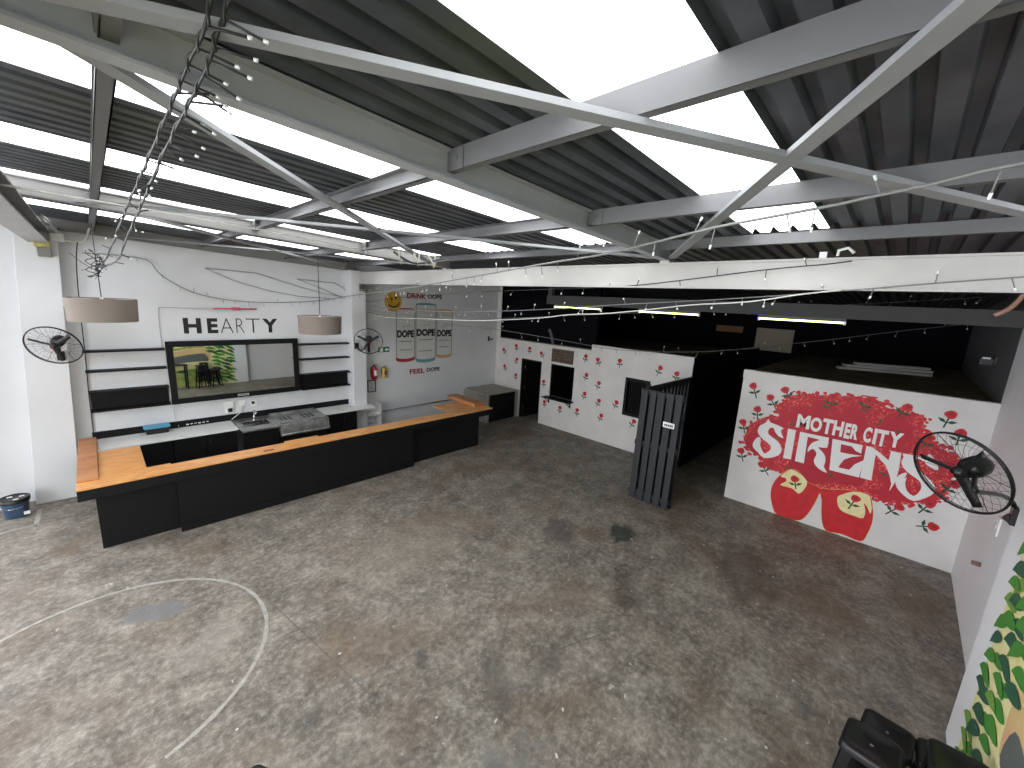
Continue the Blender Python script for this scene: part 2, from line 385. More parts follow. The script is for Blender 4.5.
GLY = {'M': ((1.292,2.166),(1.082,2.152),(1.287,1.895)), 'O': ((1.071,2.161),(0.894,2.15),(1.056,1.881)), 'T': ((0.886,2.174),(0.726,2.176),(0.872,1.883)), 'H': ((0.721,2.177),(0.575,2.168),(0.72,1.887)), 'E': ((0.552,2.164),(0.469,2.164),(0.542,1.875)), 'R': ((0.46,2.166),(0.358,2.163),(0.444,1.887)), 'C': ((0.283,2.164),(0.175,2.157),(0.271,1.881)), 'I': ((0.149,2.164),(0.103,2.161),(0.138,1.876)), 'T2': ((0.099,2.162),(-0.04,2.164),(0.077,1.864)), 'Y': ((-0.05,2.164),(-0.228,2.164),(-0.067,1.892))}
CLOUD = ((1.993,1.199),(2.161,1.414),(2.076,1.75),(1.846,1.96),(1.612,2.065),(1.654,2.203),(1.511,2.451),(1.332,2.548),(1.006,2.599),(0.697,2.638),(0.436,2.668),(0.247,2.685),(0.041,2.56),(-0.173,2.525),(-0.324,2.478),(-0.419,2.419),(-0.433,2.26),(-0.554,2.13),(-0.735,2.02),(-0.863,1.899),(-0.887,1.623),(-0.869,1.287),(-0.789,1.13),(-0.583,1.025),(-0.307,0.913),(-0.123,0.907),(0.012,0.945),(0.264,0.871),(0.703,0.75),(1.118,0.969),(1.43,0.902),(1.647,0.943),(1.801,1.101))
AP1 = ((1.225,1.023),(1.332,0.925),(1.433,0.764),(1.492,0.568),(1.484,0.346),(1.409,0.117),(1.327,0.006),(1.135,-0.008),(0.945,0.028),(0.848,0.164),(0.771,0.412),(0.722,0.674),(0.722,0.809),(0.937,0.865),(1.103,1.019))
CR1 = ((1.225,1.023),(1.074,0.983),(0.937,0.865),(0.958,0.705),(1.032,0.57),(1.139,0.637),(1.262,0.638),(1.364,0.647),(1.278,0.741),(1.29,0.815),(1.378,0.815),(1.33,0.91))
AP2 = ((0.719,0.795),(0.661,0.578),(0.606,0.238),(0.501,0.011),(0.265,0.045),(-0.01,0.028),(-0.078,0.221),(-0.101,0.489),(-0.06,0.726),(0.022,0.918),(0.287,0.929),(0.571,0.836))
CR2 = ((0.443,0.724),(0.392,0.802),(0.244,0.917),(0.066,0.943),(0.01,0.908),(-0.051,0.722),(-0.053,0.596),(0.004,0.699),(0.065,0.76),(0.023,0.635),(0.026,0.476),(0.147,0.467),(0.317,0.482),(0.406,0.563))
MROSE = ((2.147,2.574,2.055,2.341),(1.807,2.391,1.68,2.187),(1.581,2.59,1.47,2.435),(1.997,2.101,1.967,1.905),(2.222,1.766,2.158,1.547),(2.165,1.137,2.097,0.928),(1.745,0.962,1.6,0.776),(0.818,2.6,0.828,2.385),(0.315,2.637,0.372,2.486),(-0.185,2.618,-0.109,2.468),(-0.693,2.613,-0.653,2.398),(-0.39,0.872,-0.254,0.689),(-0.732,1.064,-0.639,0.874),(-0.84,0.698,-0.664,0.632),(-0.934,1.497,-0.833,1.322),(-0.85,2.346,-0.841,2.16),(-0.528,2.174,-0.491,2.036),(1.144,0.852,1.096,0.669),(0.187,0.802,0.25,0.583))
RROSE = ((10.474,2.32,10.343,2.181),(9.86,2.533,9.812,2.347),(9.211,2.507,9.229,2.335),(8.686,2.41,8.57,2.267),(9.79,2.057,9.869,1.878),(10.396,1.725,10.324,1.57),(9.805,1.488,9.791,1.302),(8.5,1.474,8.486,1.308),(8.408,0.787,8.393,0.611),(7.735,0.732,7.754,0.529),(7.062,0.804,7.068,0.596),(6.839,1.378,6.881,1.198),(6.918,2.534,6.943,2.365),(6.487,2.484,6.429,2.323),(5.762,2.548,5.756,2.366),(6.832,1.968,6.882,1.791),(6.371,1.793,6.43,1.588),(6.313,1.264,6.382,1.067),(5.727,1.337,5.789,1.14),(6.183,0.834,6.252,0.642),(5.126,0.912,5.226,0.713),(4.558,2.524,4.628,2.311),(4.107,2.438,4.121,2.313))
WIRE_MAIN = ((-0.013,10.8,4.473),(0.412,10.8,4.488),(0.853,10.8,4.446),(0.996,10.8,4.234),(1.165,10.8,4.074),(1.39,10.8,3.93),(1.631,10.8,3.832),(2.063,10.8,3.747),(2.533,10.8,3.712),(3.043,10.8,3.72),(3.595,10.8,3.753),(4.195,10.8,3.826),(4.687,10.5,3.958),(4.201,7.948,4.08),(3.803,5.859,4.194),(3.441,3.961,4.316),(3.218,2.789,4.396),(3.066,1.993,4.438),(2.99,1.593,4.48),(2.928,1.265,4.52),(2.875,0.989,4.551),(2.83,0.754,4.566),(2.792,0.551,4.578),(2.758,0.375,4.589),(2.736,0.258,4.603),(2.712,0.134,4.613),(2.691,0.023,4.625),(2.668,-0.099,4.644),(2.648,-0.204,4.651),(2.641,-0.241,4.66))
WIRE_B = ((5.145,10.5,3.823),(5.088,7.835,4.046),(5.044,5.788,4.169),(5.012,4.311,4.234),(4.988,3.194,4.277),(4.975,2.591,4.314),(4.964,2.076,4.37),(4.954,1.629,4.424),(4.946,1.238,4.471),(4.938,0.891,4.503),(4.934,0.701,4.516),(4.93,0.497,4.542))
WIRE_C = ((5.143,10.5,3.718),(5.085,7.441,3.74),(5.043,5.234,3.851),(5.017,3.888,3.957),(5.004,3.176,4.027),(4.992,2.571,4.081),(4.978,1.816,4.144),(4.966,1.202,4.201),(4.959,0.853,4.239),(4.954,0.543,4.277),(4.951,0.399,4.288),(4.941,-0.103,4.349),(4.933,-0.536,4.394),(4.93,-0.696,4.421))
WIRE_D = ((5.139,10.5,3.507),(5.113,9.433,3.485),(5.065,7.408,3.572),(5.032,6.034,3.632),(5.012,5.191,3.697),(4.989,4.253,3.79),(4.975,3.66,3.878),(4.962,3.138,3.917),(4.948,2.537,3.992),(4.933,1.907,4.087),(4.923,1.473,4.126),(4.916,1.184,4.163),(4.907,0.843,4.232),(4.901,0.552,4.275),(4.9,0.531,4.281))
WIRE_E = ((5.141,10.5,3.613),(6.07,8.88,3.513),(7.002,7.255,3.613),(7.735,5.978,3.76),(8.414,4.794,3.896),(9.246,3.343,4.049),(9.822,2.339,4.151),(10.529,1.106,4.307),(11.021,0.249,4.416),(11.482,-0.554,4.527),(11.795,-1.1,4.603))
WIRE_G = ((5.14,10.5,3.56),(6.245,9.133,3.394),(7.424,7.672,3.293),(8.416,6.446,3.127),(9.388,5.242,2.964),(10.48,3.891,3.023),(11.155,3.056,3.155),(11.809,2.245,3.332),(12.657,1.197,3.574),(13.474,0.185,3.832),(14.008,-0.475,3.976),(14.529,-1.12,4.129))
WIRE_W1 = ((0.35,1.634,4.86),(0.345,1.797,4.802),(0.338,2.002,4.789),(0.332,2.198,4.765),(0.324,2.481,4.739),(0.308,2.991,4.685),(0.291,3.526,4.63),(0.273,4.125,4.576),(0.258,4.604,4.522),(0.216,5.982,4.367),(0.172,7.385,4.236),(0.117,9.2,4.194))
WIRE_W2 = ((0.389,1.586,4.86),(0.382,1.781,4.812),(0.378,1.9,4.772),(0.37,2.127,4.741),(0.361,2.384,4.715),(0.344,2.85,4.666),(0.324,3.413,4.581),(0.306,3.922,4.505),(0.282,4.592,4.412),(0.227,6.131,4.205),(0.117,9.2,4.194))
WIRE_V1 = ((1.762,10.82,4.384),(2.203,10.82,4.373),(2.697,10.82,4.363),(3.397,10.82,4.168),(4.208,10.82,3.976),(4.722,10.82,3.925))
WIRE_V2 = ((1.762,10.82,4.384),(2.28,10.82,4.156),(2.958,10.82,3.979),(3.608,10.82,3.885),(4.33,10.82,3.869))
WIRE_V3 = ((4.668,10.82,3.897),(4.091,10.82,4.118),(3.559,10.82,4.297),(4.471,10.82,4.267),(4.78,10.82,4.083))
FAN_ARM_R = ((4.624,-0.56,2.78),(4.756,-0.62,2.737),(5.086,-0.76,2.66),(5.442,-0.88,2.544),(5.552,-0.93,2.451),(5.531,-0.94,2.385))

# ---------------------------------------------------------------- setting: shell
W = 10.88              # long wall behind the bar
XH, XM, XR, XB, XA = 5.03, 9.5, 10.38, 16.5, -7.0
YR, YG = -1.17, -0.95  # far right wall, thickened wall with the leaf mural
def ZR(x): return 4.79+.042*(5.03-x)

fl = MB(); fl.box((XA, YR-.2, -.1), (XB, W+.2, 0))
def ring_arc(mb, c, r, w, a0, a1, n, z, mi, wob=.0):
    for i in range(n):
        ta = a0+(a1-a0)*i/n; tb = a0+(a1-a0)*(i+1)/n
        if random.random() < .04: continue
        wa = w*random.uniform(.75, 1.1)
        mb.poly([(c[0]+(r+s*wa/2)*math.cos(t)*1.0, c[1]+(r+s*wa/2)*math.sin(t), z) for s, t in ((-1, ta), (1, ta), (1, tb), (-1, tb))], mi)
ring_arc(fl, (-.33, 5.38), 1.48, .045, -1.55, 3.6, 110, .0015, 1)
def blot(mb, cx, cy, rx, ry, rot, z, mi, n=22, j=.14):
    p = []
    for i in range(n):
        t = 2*PI*i/n; k = 1+random.uniform(-j, j)
        x, y = rx*k*math.cos(t), ry*k*math.sin(t)
        p.append((cx+x*math.cos(rot)-y*math.sin(rot), cy+x*math.sin(rot)+y*math.cos(rot), z))
    mb.poly(p, mi)
for p, q, w in (((-1.7, 9.69), (-.99, 9.76), .035), ((-1.01, 9.74), (-1.0, 10.4), .06), ((-1.7, 10.3), (-1.1, 10.36), .03)):
    fl.bar((*p, .001), (*q, .001), w, .001, 1)
for p, q in (((1.25, 5.3), (1.6, 3.2)), ((4.3, 2.0), (3.4, 2.35)), ((3.4, 3.1), (2.9, 2.75))):
    fl.bar((*p, .0008), (*q, .0008), .012, .001, 2)
for i in range(240):                                     # flecks of dropped paint and plaster
    x = random.uniform(-.5, 9.3); y = random.uniform(-.9, 7.5)
    if x > 5.5 and random.random() < .2: continue
    if random.random() > .25+.75*max(0, 1-abs(y-1.2)/3): continue
    blot(fl, x, y, random.uniform(.008, .03), random.uniform(.005, .014), random.uniform(-.3, 1.3), .0011, 3, n=7, j=.3)
FMARK = mat('worn_white_line', (176, 173, 166), .7, rgb2=(150, 146, 138), scale=12)
struct(fl, 'floor', [FLOOR, FMARK, mat('seam_dirt', (96, 93, 88), .55, var=.25, scale=7), mat('plaster_fleck', (196, 193, 186), .7)])

wl = MB()
holed(wl, XA, XR, 0, 5.6, [(-6.6, -2.6, .3, 4.4)], lambda a, b, p, q: wl.box((a, W, p), (b, W+.2, q)))
struct(wl, 'wall_left', WHITE)
gz = MB(); gz.box((-6.6, W+.08, .3), (-2.6, W+.1, 4.4)); struct(gz, 'window_10', WINL)  # unseen glowing opening, added to throw light across to the right wall
gf = MB()
for k in range(5): gf.box((-6.63+k, W+.03, .3), (-6.57+k, W+.13, 4.4))
for z in (.3, 2.2, 4.35): gf.box((-6.6, W+.04, z), (-2.6, W+.12, z+.05))
struct(gf, 'trim_7', mat('added_window_bar', (120, 122, 124), .5))
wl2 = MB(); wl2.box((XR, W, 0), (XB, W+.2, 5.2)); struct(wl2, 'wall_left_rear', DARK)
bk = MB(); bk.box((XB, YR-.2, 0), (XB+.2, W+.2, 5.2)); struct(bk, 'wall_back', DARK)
fr = MB(); holed(fr, YR-.2, W+.2, 0, 5.8, [(-.4, 5.0, .9, 4.5)], lambda a, b, p, q: fr.box((XA-.2, a, p), (XA, b, q))); struct(fr, 'wall_front', WHITE)
gz = MB(); gz.box((XA-.1, -.4, .9), (XA-.08, 5.0, 4.5)); struct(gz, 'window_9', WINL)  # glowing opening added out of view to brighten the booth walls
gf = MB()
for k in range(7): gf.box((XA-.13, -.43+.9*k, .9), (XA-.03, -.37+.9*k, 4.5))
for z in (.9, 2.6, 4.46): gf.box((XA-.12, -.4, z), (XA-.04, 5.0, z+.05))
struct(gf, 'trim_6', mat('added_window_bar', (120, 122, 124), .5))
rw = MB(); rw.box((5.4, YR-.2, 0), (XM+.05, YR, 5.4)); struct(rw, 'wall_right', RWALL)
rw2 = MB(); rw2.box((XM+.05, YR-.2, 0), (XB, YR, 5.2)); struct(rw2, 'wall_right_rear', DARKG)
rg = MB(); rg.box((XA, YG-.42, 0), (5.57, YG, 5.6)); struct(rg, 'wall_right_mural', RWALL, .006)

# pilaster at the left, leaning outwards a little at its foot, and the column at the header
pl = MB()
pl.hexa([(-1.06, 10.65, 0), (-.5, 10.65, 0), (-.5, W+.02, 0), (-1.06, W+.02, 0), (-.76, 10.65, 4.86), (-.27, 10.65, 4.86), (-.27, W+.02, 4.86), (-.76, W+.02, 4.86)])
struct(pl, 'trim_1', WHITE, .01)
cl = MB(); cl.box((4.76, 10.53, 0), (5.16, W+.02, 4.62)); struct(cl, 'trim_2', WHITE, .02)

# ---------------------------------------------------------------- roof
PITCH_R = .1625
def sheet(mb, x0, x1, y0, y1, mi=0, dz=0.):
    n = int(round((y1-y0)/PITCH_R)); P = (y1-y0)/n; ys = []
    for i in range(n):
        b = y0+i*P
        ys += [(b, 0), (b+P*.52, 0), (b+P*.6, .048), (b+P*.92, .048)]
    ys.append((y1, 0))
    v = []
    for y, h in ys:
        v += [(x0, y, ZR(x0)+h+dz), (x1, y, ZR(x1)+h+dz)]
    mb.add(v, [(2*i, 2*i+1, 2*i+3, 2*i+2) for i in range(len(ys)-1)], mi)
STR = [(-1.27, -.67), (.675, 1.3), (2.64, 3.34), (4.6, 5.27), (6.5, 7.1), (8.63, 9.25)]
XE = 4.7
rf = MB()
prev = -1.45
for a, b in STR:
    if a > prev: sheet(rf, XA-.2, XE, prev, a)
    prev = b
sheet(rf, XA-.2, XE, prev, W+.25)
sheet(rf, XE-.12, XB+.2, -1.45, W+.25, dz=.056)
struct(rf, 'ceiling', SHEET)
for i, (a, b) in enumerate(STR):
    s = MB(); sheet(s, XA-.2, XE, a, b, dz=.004); struct(s, f'window_{i+1}', SKY)
# opaque cover above the roof so that only the translucent sheets let daylight in
RAF = [2.3, 6.8]
NMS = {2.3: 'thick grey steel rafter crossing overhead to the white header, beside the widest skylight',
       6.8: 'grey steel rafter further back, above the bar counter and the hanging lamps'}
for y in RAF:
    m = MB(); h = .185
    m.ibeam((XA, y, ZR(XA)-h/2), (5.1, y, ZR(5.1)-h/2), .1, h)
    t = thing('roof_rafter', NMS[y], 'roof beam', (5.1, y, ZR(5.1)-h))
    m.build('rafter_beam', RAFM if y < 3 else STEEL, t)
    p = MB(); p.box((4.97, y-.06, ZR(5.03)-.215), (5.1, y+.06, ZR(5.03)-.18)); p.build('bearing_plate', STEELW, t)
m = MB(); m.ibeam((XA, 10.76, ZR(XA)-.1), (5.0, 10.76, ZR(5)-.1), .1, .19)
single(m, 'roof_rafter', STEEL, 'grey steel wall beam running along the top of the white bar wall', 'roof beam', (5, 10.76, ZR(5)-.2))
m = MB(); m.ibeam((XH, 10.7, 4.43), (XH, YR, 4.43), .14, .3, t=.09, tf=.02)
t = thing('header_beam', 'long off-white steel header beam spanning the hall above the dark rear area', 'beam', (XH, 10.7, 4.28))
m.build('web_and_flanges', STEELW, t)
p = MB(); p.prism([(XH-.06, 10.5, 4.3), (XH-.06, 10.36, 4.3), (XH-.06, 10.5, 4.1)], (.12, 0, 0)); p.build('end_bracket', DARKG, t)
p = MB(); p.tube([(XH-.02, .62, 4.6), (XH-.02, .62, 4.65), (XH-.02, .55, 4.67), (XH-.02, .5, 4.62)], .014); p.box((XH-.05, .7, 4.58), (XH, .76, 4.64)); p.build('hook', WPLAS, t)
m = MB(); m.ibeam((-.5, W, 4.69), (-.5, -.9, 4.69), .24, .24, t=.03, tf=.02)
single(m, 'header_beam', STEEL, 'heavy grey girder at the upper left resting on the white pilaster', 'beam', (-.5, W, 4.57))
PUR = [(.12, 'grey purlin at the upper left, nearest to the heavy girder'), (1.69, 'grey purlin crossing the wide skylight, nearer of its two crossings'),
       (3.27, 'grey purlin crossing the wide skylight, farther of its two crossings'), (4.74, 'grey purlin at the far end of the skylights just before the white header')]
for x, lb in PUR:
    t = thing('roof_purlin', lb, 'roof beam', (x, 2.3, ZR(x)-.13))
    m = MB(); z = ZR(x)-.001
    h = .1 if x > 4 else .128
    m.box((x-.004, YR, z-h), (x+.004, 2.3, z)); m.box((x, YR, z-h), (x+.055, 2.3, z-h+.006)); m.box((x, YR, z-.006), (x+.055, W, z))
    m.box((x+.055, 2.3, z-h), (x+.063, W, z)); m.box((x-.004, 2.3, z-h), (x+.063, W, z-h+.006)); m.box((x-.004, 2.3, z-h), (x, W, z-h+.03))
    m.build('channel', PURM, t)
    for y in (2.3, 6.8):
        c = MB(); c.box((x-.012, y-.17, z-h-.005), (x-.004, y-.05, z-.012)); c.ball((x-.014, y-.11, z-h/2), .012); c.build('cleat', PURM, t)
def brace(a, b, lb):
    m = MB(); za = ZR(a[0])-.165; zb = ZR(b[0])-.165
    A = Vector((*a, za)); B = Vector((*b, zb))
    m.bar(A, B, .082, .008); d = (B-A).normalized(); s = d.cross(Vector((0,0,1)))*.0375
    m.bar(A+s+Vector((0,0,.012)), B+s+Vector((0,0,.012)), .006, .024)
    single(m, 'roof_brace', BRACEM, lb, 'brace', tuple(A))
brace((-.35, 2.24), (5.0, -1.02), 'pale flat brace running across the whole top of the picture over the wide skylight')
brace((4.95, 2.2), (.0, -1.0), 'flat brace rising from the rafter end at the header to the upper right')
brace((.02, 2.34), (4.6, 6.72), 'pale brace slanting through the middle bay, from the thick rafter down to the far one')
brace((.0, 6.74), (4.95, 2.36), 'flat brace in the middle bay that ends beside the thick rafter at the header')
brace((.3, 6.86), (4.6, 10.6), 'brace in the far bay ending near the top of the white column')
brace((4.9, 6.86), (.5, 10.6), 'brace in the far bay ending on the bar wall near the hanging lamp at left')
m = MB(); m.tube(smooth_path([(-.45, 5.6, 4.74), (.9, 5.7, 4.72), (2.0, 5.8, 4.68), (2.9, 5.9, 4.62)]), .009); m.ball((2.9, 5.9, 4.62), .022)
single(m, 'conduit', WIREW, 'thin pale conduit slung under the roof at the upper left', 'conduit', (-.45, 5.6, 4.74))
m = MB()
for k in range(3):
    x = 3.0+.27*k
    m.tube(smooth_path([(x, 5.15+.05*k, 4.62), (x+.02, 5.15, 4.5), (x+.07, 5.2, 4.45), (x+.1, 5.22, 4.53), (x+.12, 5.25, 4.62)]), .012, 6, 0)
m.tube(smooth_path([(2.95, 5.2, 4.6), (3.2, 5.15, 4.48), (3.5, 5.2, 4.52), (3.85, 5.25, 4.62)]), .016, 6, 1)
single(m, 'cable_bundle', [mat('dusty_cable', (150, 146, 132), .6), WIRE], 'tangle of cables looped on the roof brace above the bar', 'cables', (3.3, 5.2, 4.6))

# ---------------------------------------------------------------- booths at the far end
# rose booth
rb = MB()
DOOR = (8.64, 9.57, 0, 2.13); HAT = (7.29, 8.23, 1.03, 2.12); WIN = (4.78, 5.51, 1.03, 2.12); SGN = (7.37, 8.22, 2.2, 2.63)
holed(rb, 3.73, W, 0, 2.73, [DOOR, HAT, WIN], lambda a, b, p, q: rb.box((XR, a, p), (XR+.15, b, q)))
rb.box((XR-.025, 3.72, 2.71), (XR+.15, 6.72, 2.91))
rb.box((XR-.02, 10.68, 0), (XR, 10.87, 4.9))               # pale strip in the corner
for a, b in ((7.22, 7.29), (8.23, 8.3)): rb.box((XR-.012, a, 1.0), (XR, b, 2.72))
struct(rb, 'wall_rose', BRICKW)
side = MB(); side.box((XR+.004, 3.715, 0), (XB, 3.83, 2.905)); struct(side, 'wall_rose_side', BLACK)
tp = MB(); tp.box((XR+.1, 3.84, 2.68), (XB, W, 2.75)); struct(tp, 'trim_3', BROWNB)
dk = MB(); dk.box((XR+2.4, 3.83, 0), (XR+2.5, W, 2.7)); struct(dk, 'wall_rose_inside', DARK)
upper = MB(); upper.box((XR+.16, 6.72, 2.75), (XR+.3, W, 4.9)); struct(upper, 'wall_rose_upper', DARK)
d = MB(); d.box((XR+.02, 9.5, 0), (XR+.1, 9.57, 2.13)); d.box((XR+.02, 8.64, 2.06), (XR+.1, 9.5, 2.13)); d.box((XR+.02, 8.64, 0), (XR+.1, 8.7, 2.06))
d.box((XR+.12, 9.44, .01), (XR+.95, 9.49, 2.05)); dd = struct(d, 'door_1', BLACK)
hd = MB()
for z in (.3, 1.02, 1.75): hd.tube([(XR+.1, 9.46, z), (XR+.1, 9.46, z+.12)], .018)
hd.build('hinge', CHROME, dd)
w = MB()
for a, b, p, q in ((4.78, 4.86, 1.03, 2.12), (5.43, 5.51, 1.03, 2.12), (4.86, 5.43, 1.03, 1.11), (4.86, 5.43, 2.04, 2.12)): w.box((XR-.03, a, p), (XR+.06, b, q))
for k in range(9): w.box((XR+.01, 4.88+.06*k, 1.11), (XR+.04, 4.905+.06*k, 2.04))
struct(w, 'window_7', BLACK)
w = MB()
for a, b, p, q in ((7.29, 7.33, 1.03, 2.12), (8.19, 8.23, 1.03, 2.12), (7.33, 8.19, 2.08, 2.12)): w.box((XR+.02, a, p), (XR+.1, b, q))
struct(w, 'window_8', BLACK)
t = thing('serving_shelf', 'black serving shelf on two brackets under the hatch in the rose wall', 'shelf', (XR-.1, 7.8, 1.0))
m = MB(); m.box((XR-.28, 7.22, 1.0), (XR+.1, 8.34, 1.03)); m.build('shelf_board', BLACK, t, .003)
for y in (7.35, 8.22):
    m = MB(); m.box((XR-.03, y-.015, .8), (XR, y+.015, 1.0)); m.bar((XR-.02, y, .82), (XR-.24, y, .99), .02, .02); m.build('bracket', BLACK, t)
t = thing('sign_board', 'small weathered brown board with faint dark lines above the serving hatch', 'sign', (XR, 7.8, 2.4))
m = MB(); m.box((XR-.03, SGN[0], SGN[2]), (XR, SGN[1], SGN[3])); m.build('board', mat('weathered_brown_board', (108, 92, 78), .8, rgb2=(78, 66, 56), scale=9), t, .003)
m = MB()
for k in range(4):
    z = 2.27+.09*k; y = SGN[1]-.08
    while y > SGN[0]+.12:
        l = random.uniform(.04, .11); m.box((XR-.032, y-l, z), (XR-.03, y, z+.03)); y -= l+.03
m.build('faint_lines', mat('faded_brown_ink', (66, 54, 46), .8), t)
# mural booth
mb_ = MB(); mb_.box((XM, YR-.02, 0), (XM+.15, 2.35, 2.72)); mb_.box((XM-.02, YR-.02, 2.72), (XM+.15, 2.36, 2.89)); struct(mb_, 'wall_mural', BRICKW)
ms = MB(); ms.box((XM+.15, 2.25, 0), (XB, 2.35, 2.7)); struct(ms, 'wall_mural_side', BLACK)
mt = MB(); mt.box((XM+.1, YR, 2.76), (XB, 2.36, 2.83)); struct(mt, 'trim_4', BROWNB)
# faint block joints of both booths
# ---------------------------------------------------------------- painted roses
def rose_mesh(P, hx, hz, bx, bz, rr):
    """rose with head at (hx, hz), stem foot at (bx, bz) on the plane P"""
    m = MB(); d = Vector((bx-hx, bz-hz)); L = max(d.length*1.08, rr*2.4); d.normalize(); s = Vector((-d.y, d.x)); h = Vector((hx, hz))
    foot = h+d*L
    q = [h+d*rr*.6+s*rr*.12, h+d*rr*.6-s*rr*.12, foot-s*rr*.12, foot+s*rr*.12]
    m.poly([P(p.x, p.y, 0) for p in q], 1)
    c = h+d*(rr*.6+(L-rr*.6)*.5)
    for sg in (-1, 1):
        ax = (s*sg*.92-d*.4).normalized(); nx = Vector((-ax.y, ax.x)); l = rr*1.5
        q = [c, c+ax*l*.45+nx*rr*.3, c+ax*l, c+ax*l*.45-nx*rr*.3]
        m.poly([P(p.x, p.y, .0005) for p in q], 1)
    pts = []
    for i in range(14):
        t = 2*PI*i/14; k = rr*(.82+.06*math.cos(3*t+hx*9)+random.uniform(-.05, .05))
        pts.append(h+s*k*math.cos(t)+d*k*.95*math.sin(t))
    m.poly([P(p.x, p.y, .001) for p in pts], 0)
    pts = [h+s*rr*.35*math.cos(t)+d*(rr*.3*math.sin(t)-.1*rr) for t in [2*PI*i/9 for i in range(9)]]
    m.poly([P(p.x, p.y, .0015) for p in pts], 2)
    return m
t = thing('rose_mural', 'scattered small red roses painted on the white booth wall with the black door', 'mural', (XR-.005, 7, 0))
Pr = lambda y, z, o: (XR-.004-o, y, z)
for hy, hz, by, bz in RROSE:
    rose_mesh(Pr, hy, hz, by, bz, .083).build('painted_rose', [RED, GREENP, REDD], t)
# ---------------------------------------------------------------- big red mural
t = thing('wall_mural_painting', 'large red rose and petal mural with white lettering and two apples behind the wall fan', 'mural', (XM-.004, .6, 0))
def PM(o): return lambda y, z: (XM-.004-o, y, z)
base = PM(0)
edge = smooth_loop(CLOUD, 4)
m = MB(); m.poly([base(y+random.uniform(-.02, .02), z+random.uniform(-.02, .02)) for y, z in edge])
def petal(mb, y, z, r, o, mi):
    n = 7; a = random.uniform(0, 6)
    mb.poly([(XM-.004-o, y+r*random.uniform(.6, 1.1)*math.cos(a+2*PI*i/n), z+r*random.uniform(.5, .9)*math.sin(a+2*PI*i/n)) for i in range(n)], mi)
for y, z in edge:
    for k in range(2): petal(m, y+random.uniform(-.07, .07), z+random.uniform(-.06, .06), random.uniform(.025, .055), random.uniform(.0003, .0008), random.choice((0, 1, 1, 2)))
sol = smooth_loop([(1.3, 1.12), (1.2, 1.4), (1.1, 1.9), (.6, 1.95), (.2, 1.7), (.1, 1.3), (.2, 1.05), (.55, .98), (.85, .86), (1.1, .9)], 3)
m.poly([PM(.0009)(y, z) for y, z in sol], 3)
m.build('red_petal_cloud', [PETAL, RED, mat('pink_red_paint', (206, 62, 66), .6), mat('solid_crimson_paint', (178, 22, 46), .6, var=.08, scale=5)], t)
for k, (A_, C_) in enumerate(((AP1, CR1), (AP2, CR2))):
    m = MB(); a = smooth_loop(A_, 3)
    cy = sum(p[0] for p in a)/len(a); cz = sum(p[1] for p in a)/len(a)
    m.poly([PM(.0014)(cy+(y-cy)*1.014, cz+(z-cz)*1.014) for y, z in a if True], 1)
    m.poly([PM(.002)(y, z) for y, z in a], 0)
    o = m.build('painted_apple', [RED, YEL], t)
    b = MB(); b.poly([PM(.0026)(y, z) for y, z in smooth_loop(C_, 2)]); b.build('cream_bite', CREAM, o)
PW = lambda o: (lambda y, z, d=0: (XM-.004-o-d, y, z))
for hy, hz, by, bz in MROSE:
    rose_mesh(PW(.0034), hy, hz, by, bz, .088).build('painted_rose', [RED, GREENP, REDD], t)
for i in range(12):
    pass
WLET = mat('white_lettering', (232, 230, 228), .6)
m = MB()
for i_, (k, ps) in enumerate(LET.items()): m.poly([PM(.0062+.0004*i_)(y, z) for y, z in (smooth_loop(ps, 2) if k in ('S', 'S2', 'R3') else ps)])
m.build('large_lettering', WLET, t)
m = MB()
for k, (TL, TR, BL) in GLY.items():
    ch = 'T' if k == 'T2' else k
    v, fs = glyphs(ch, .045)
    m.add([PM(.0062)(TL[0]+(TR[0]-TL[0])*a, TL[1]+(BL[1]-TL[1])*(1-b)) for a, b in v], fs)
m.build('small_lettering', WLET, t)
for (y, z) in ((1.55, 1.6), (.9, 2.42), (.1, 2.28), (-.15, 2.2), (.62, 1.12), (-.1, 1.4), (1.75, 1.5), (1.35, 1.95), (-.62, 1.32), (1.3, 1.05), (.35, 2.45)):
    sp = MB()
    for k in range(5):
        a = random.uniform(0, 6.28); l = random.uniform(.04, .08); c, s_ = math.cos(a), math.sin(a)
        sp.poly([PM(.0032+.0001*k)(y+x*c-w_*s_, z+x*s_+w_*c) for x, w_ in ((0, 0), (l*.5, .014), (l, 0), (l*.5, -.014))])
    sp.build('leaf_sprig', mat('dull_green_paint', (74, 78, 40), .6), t)

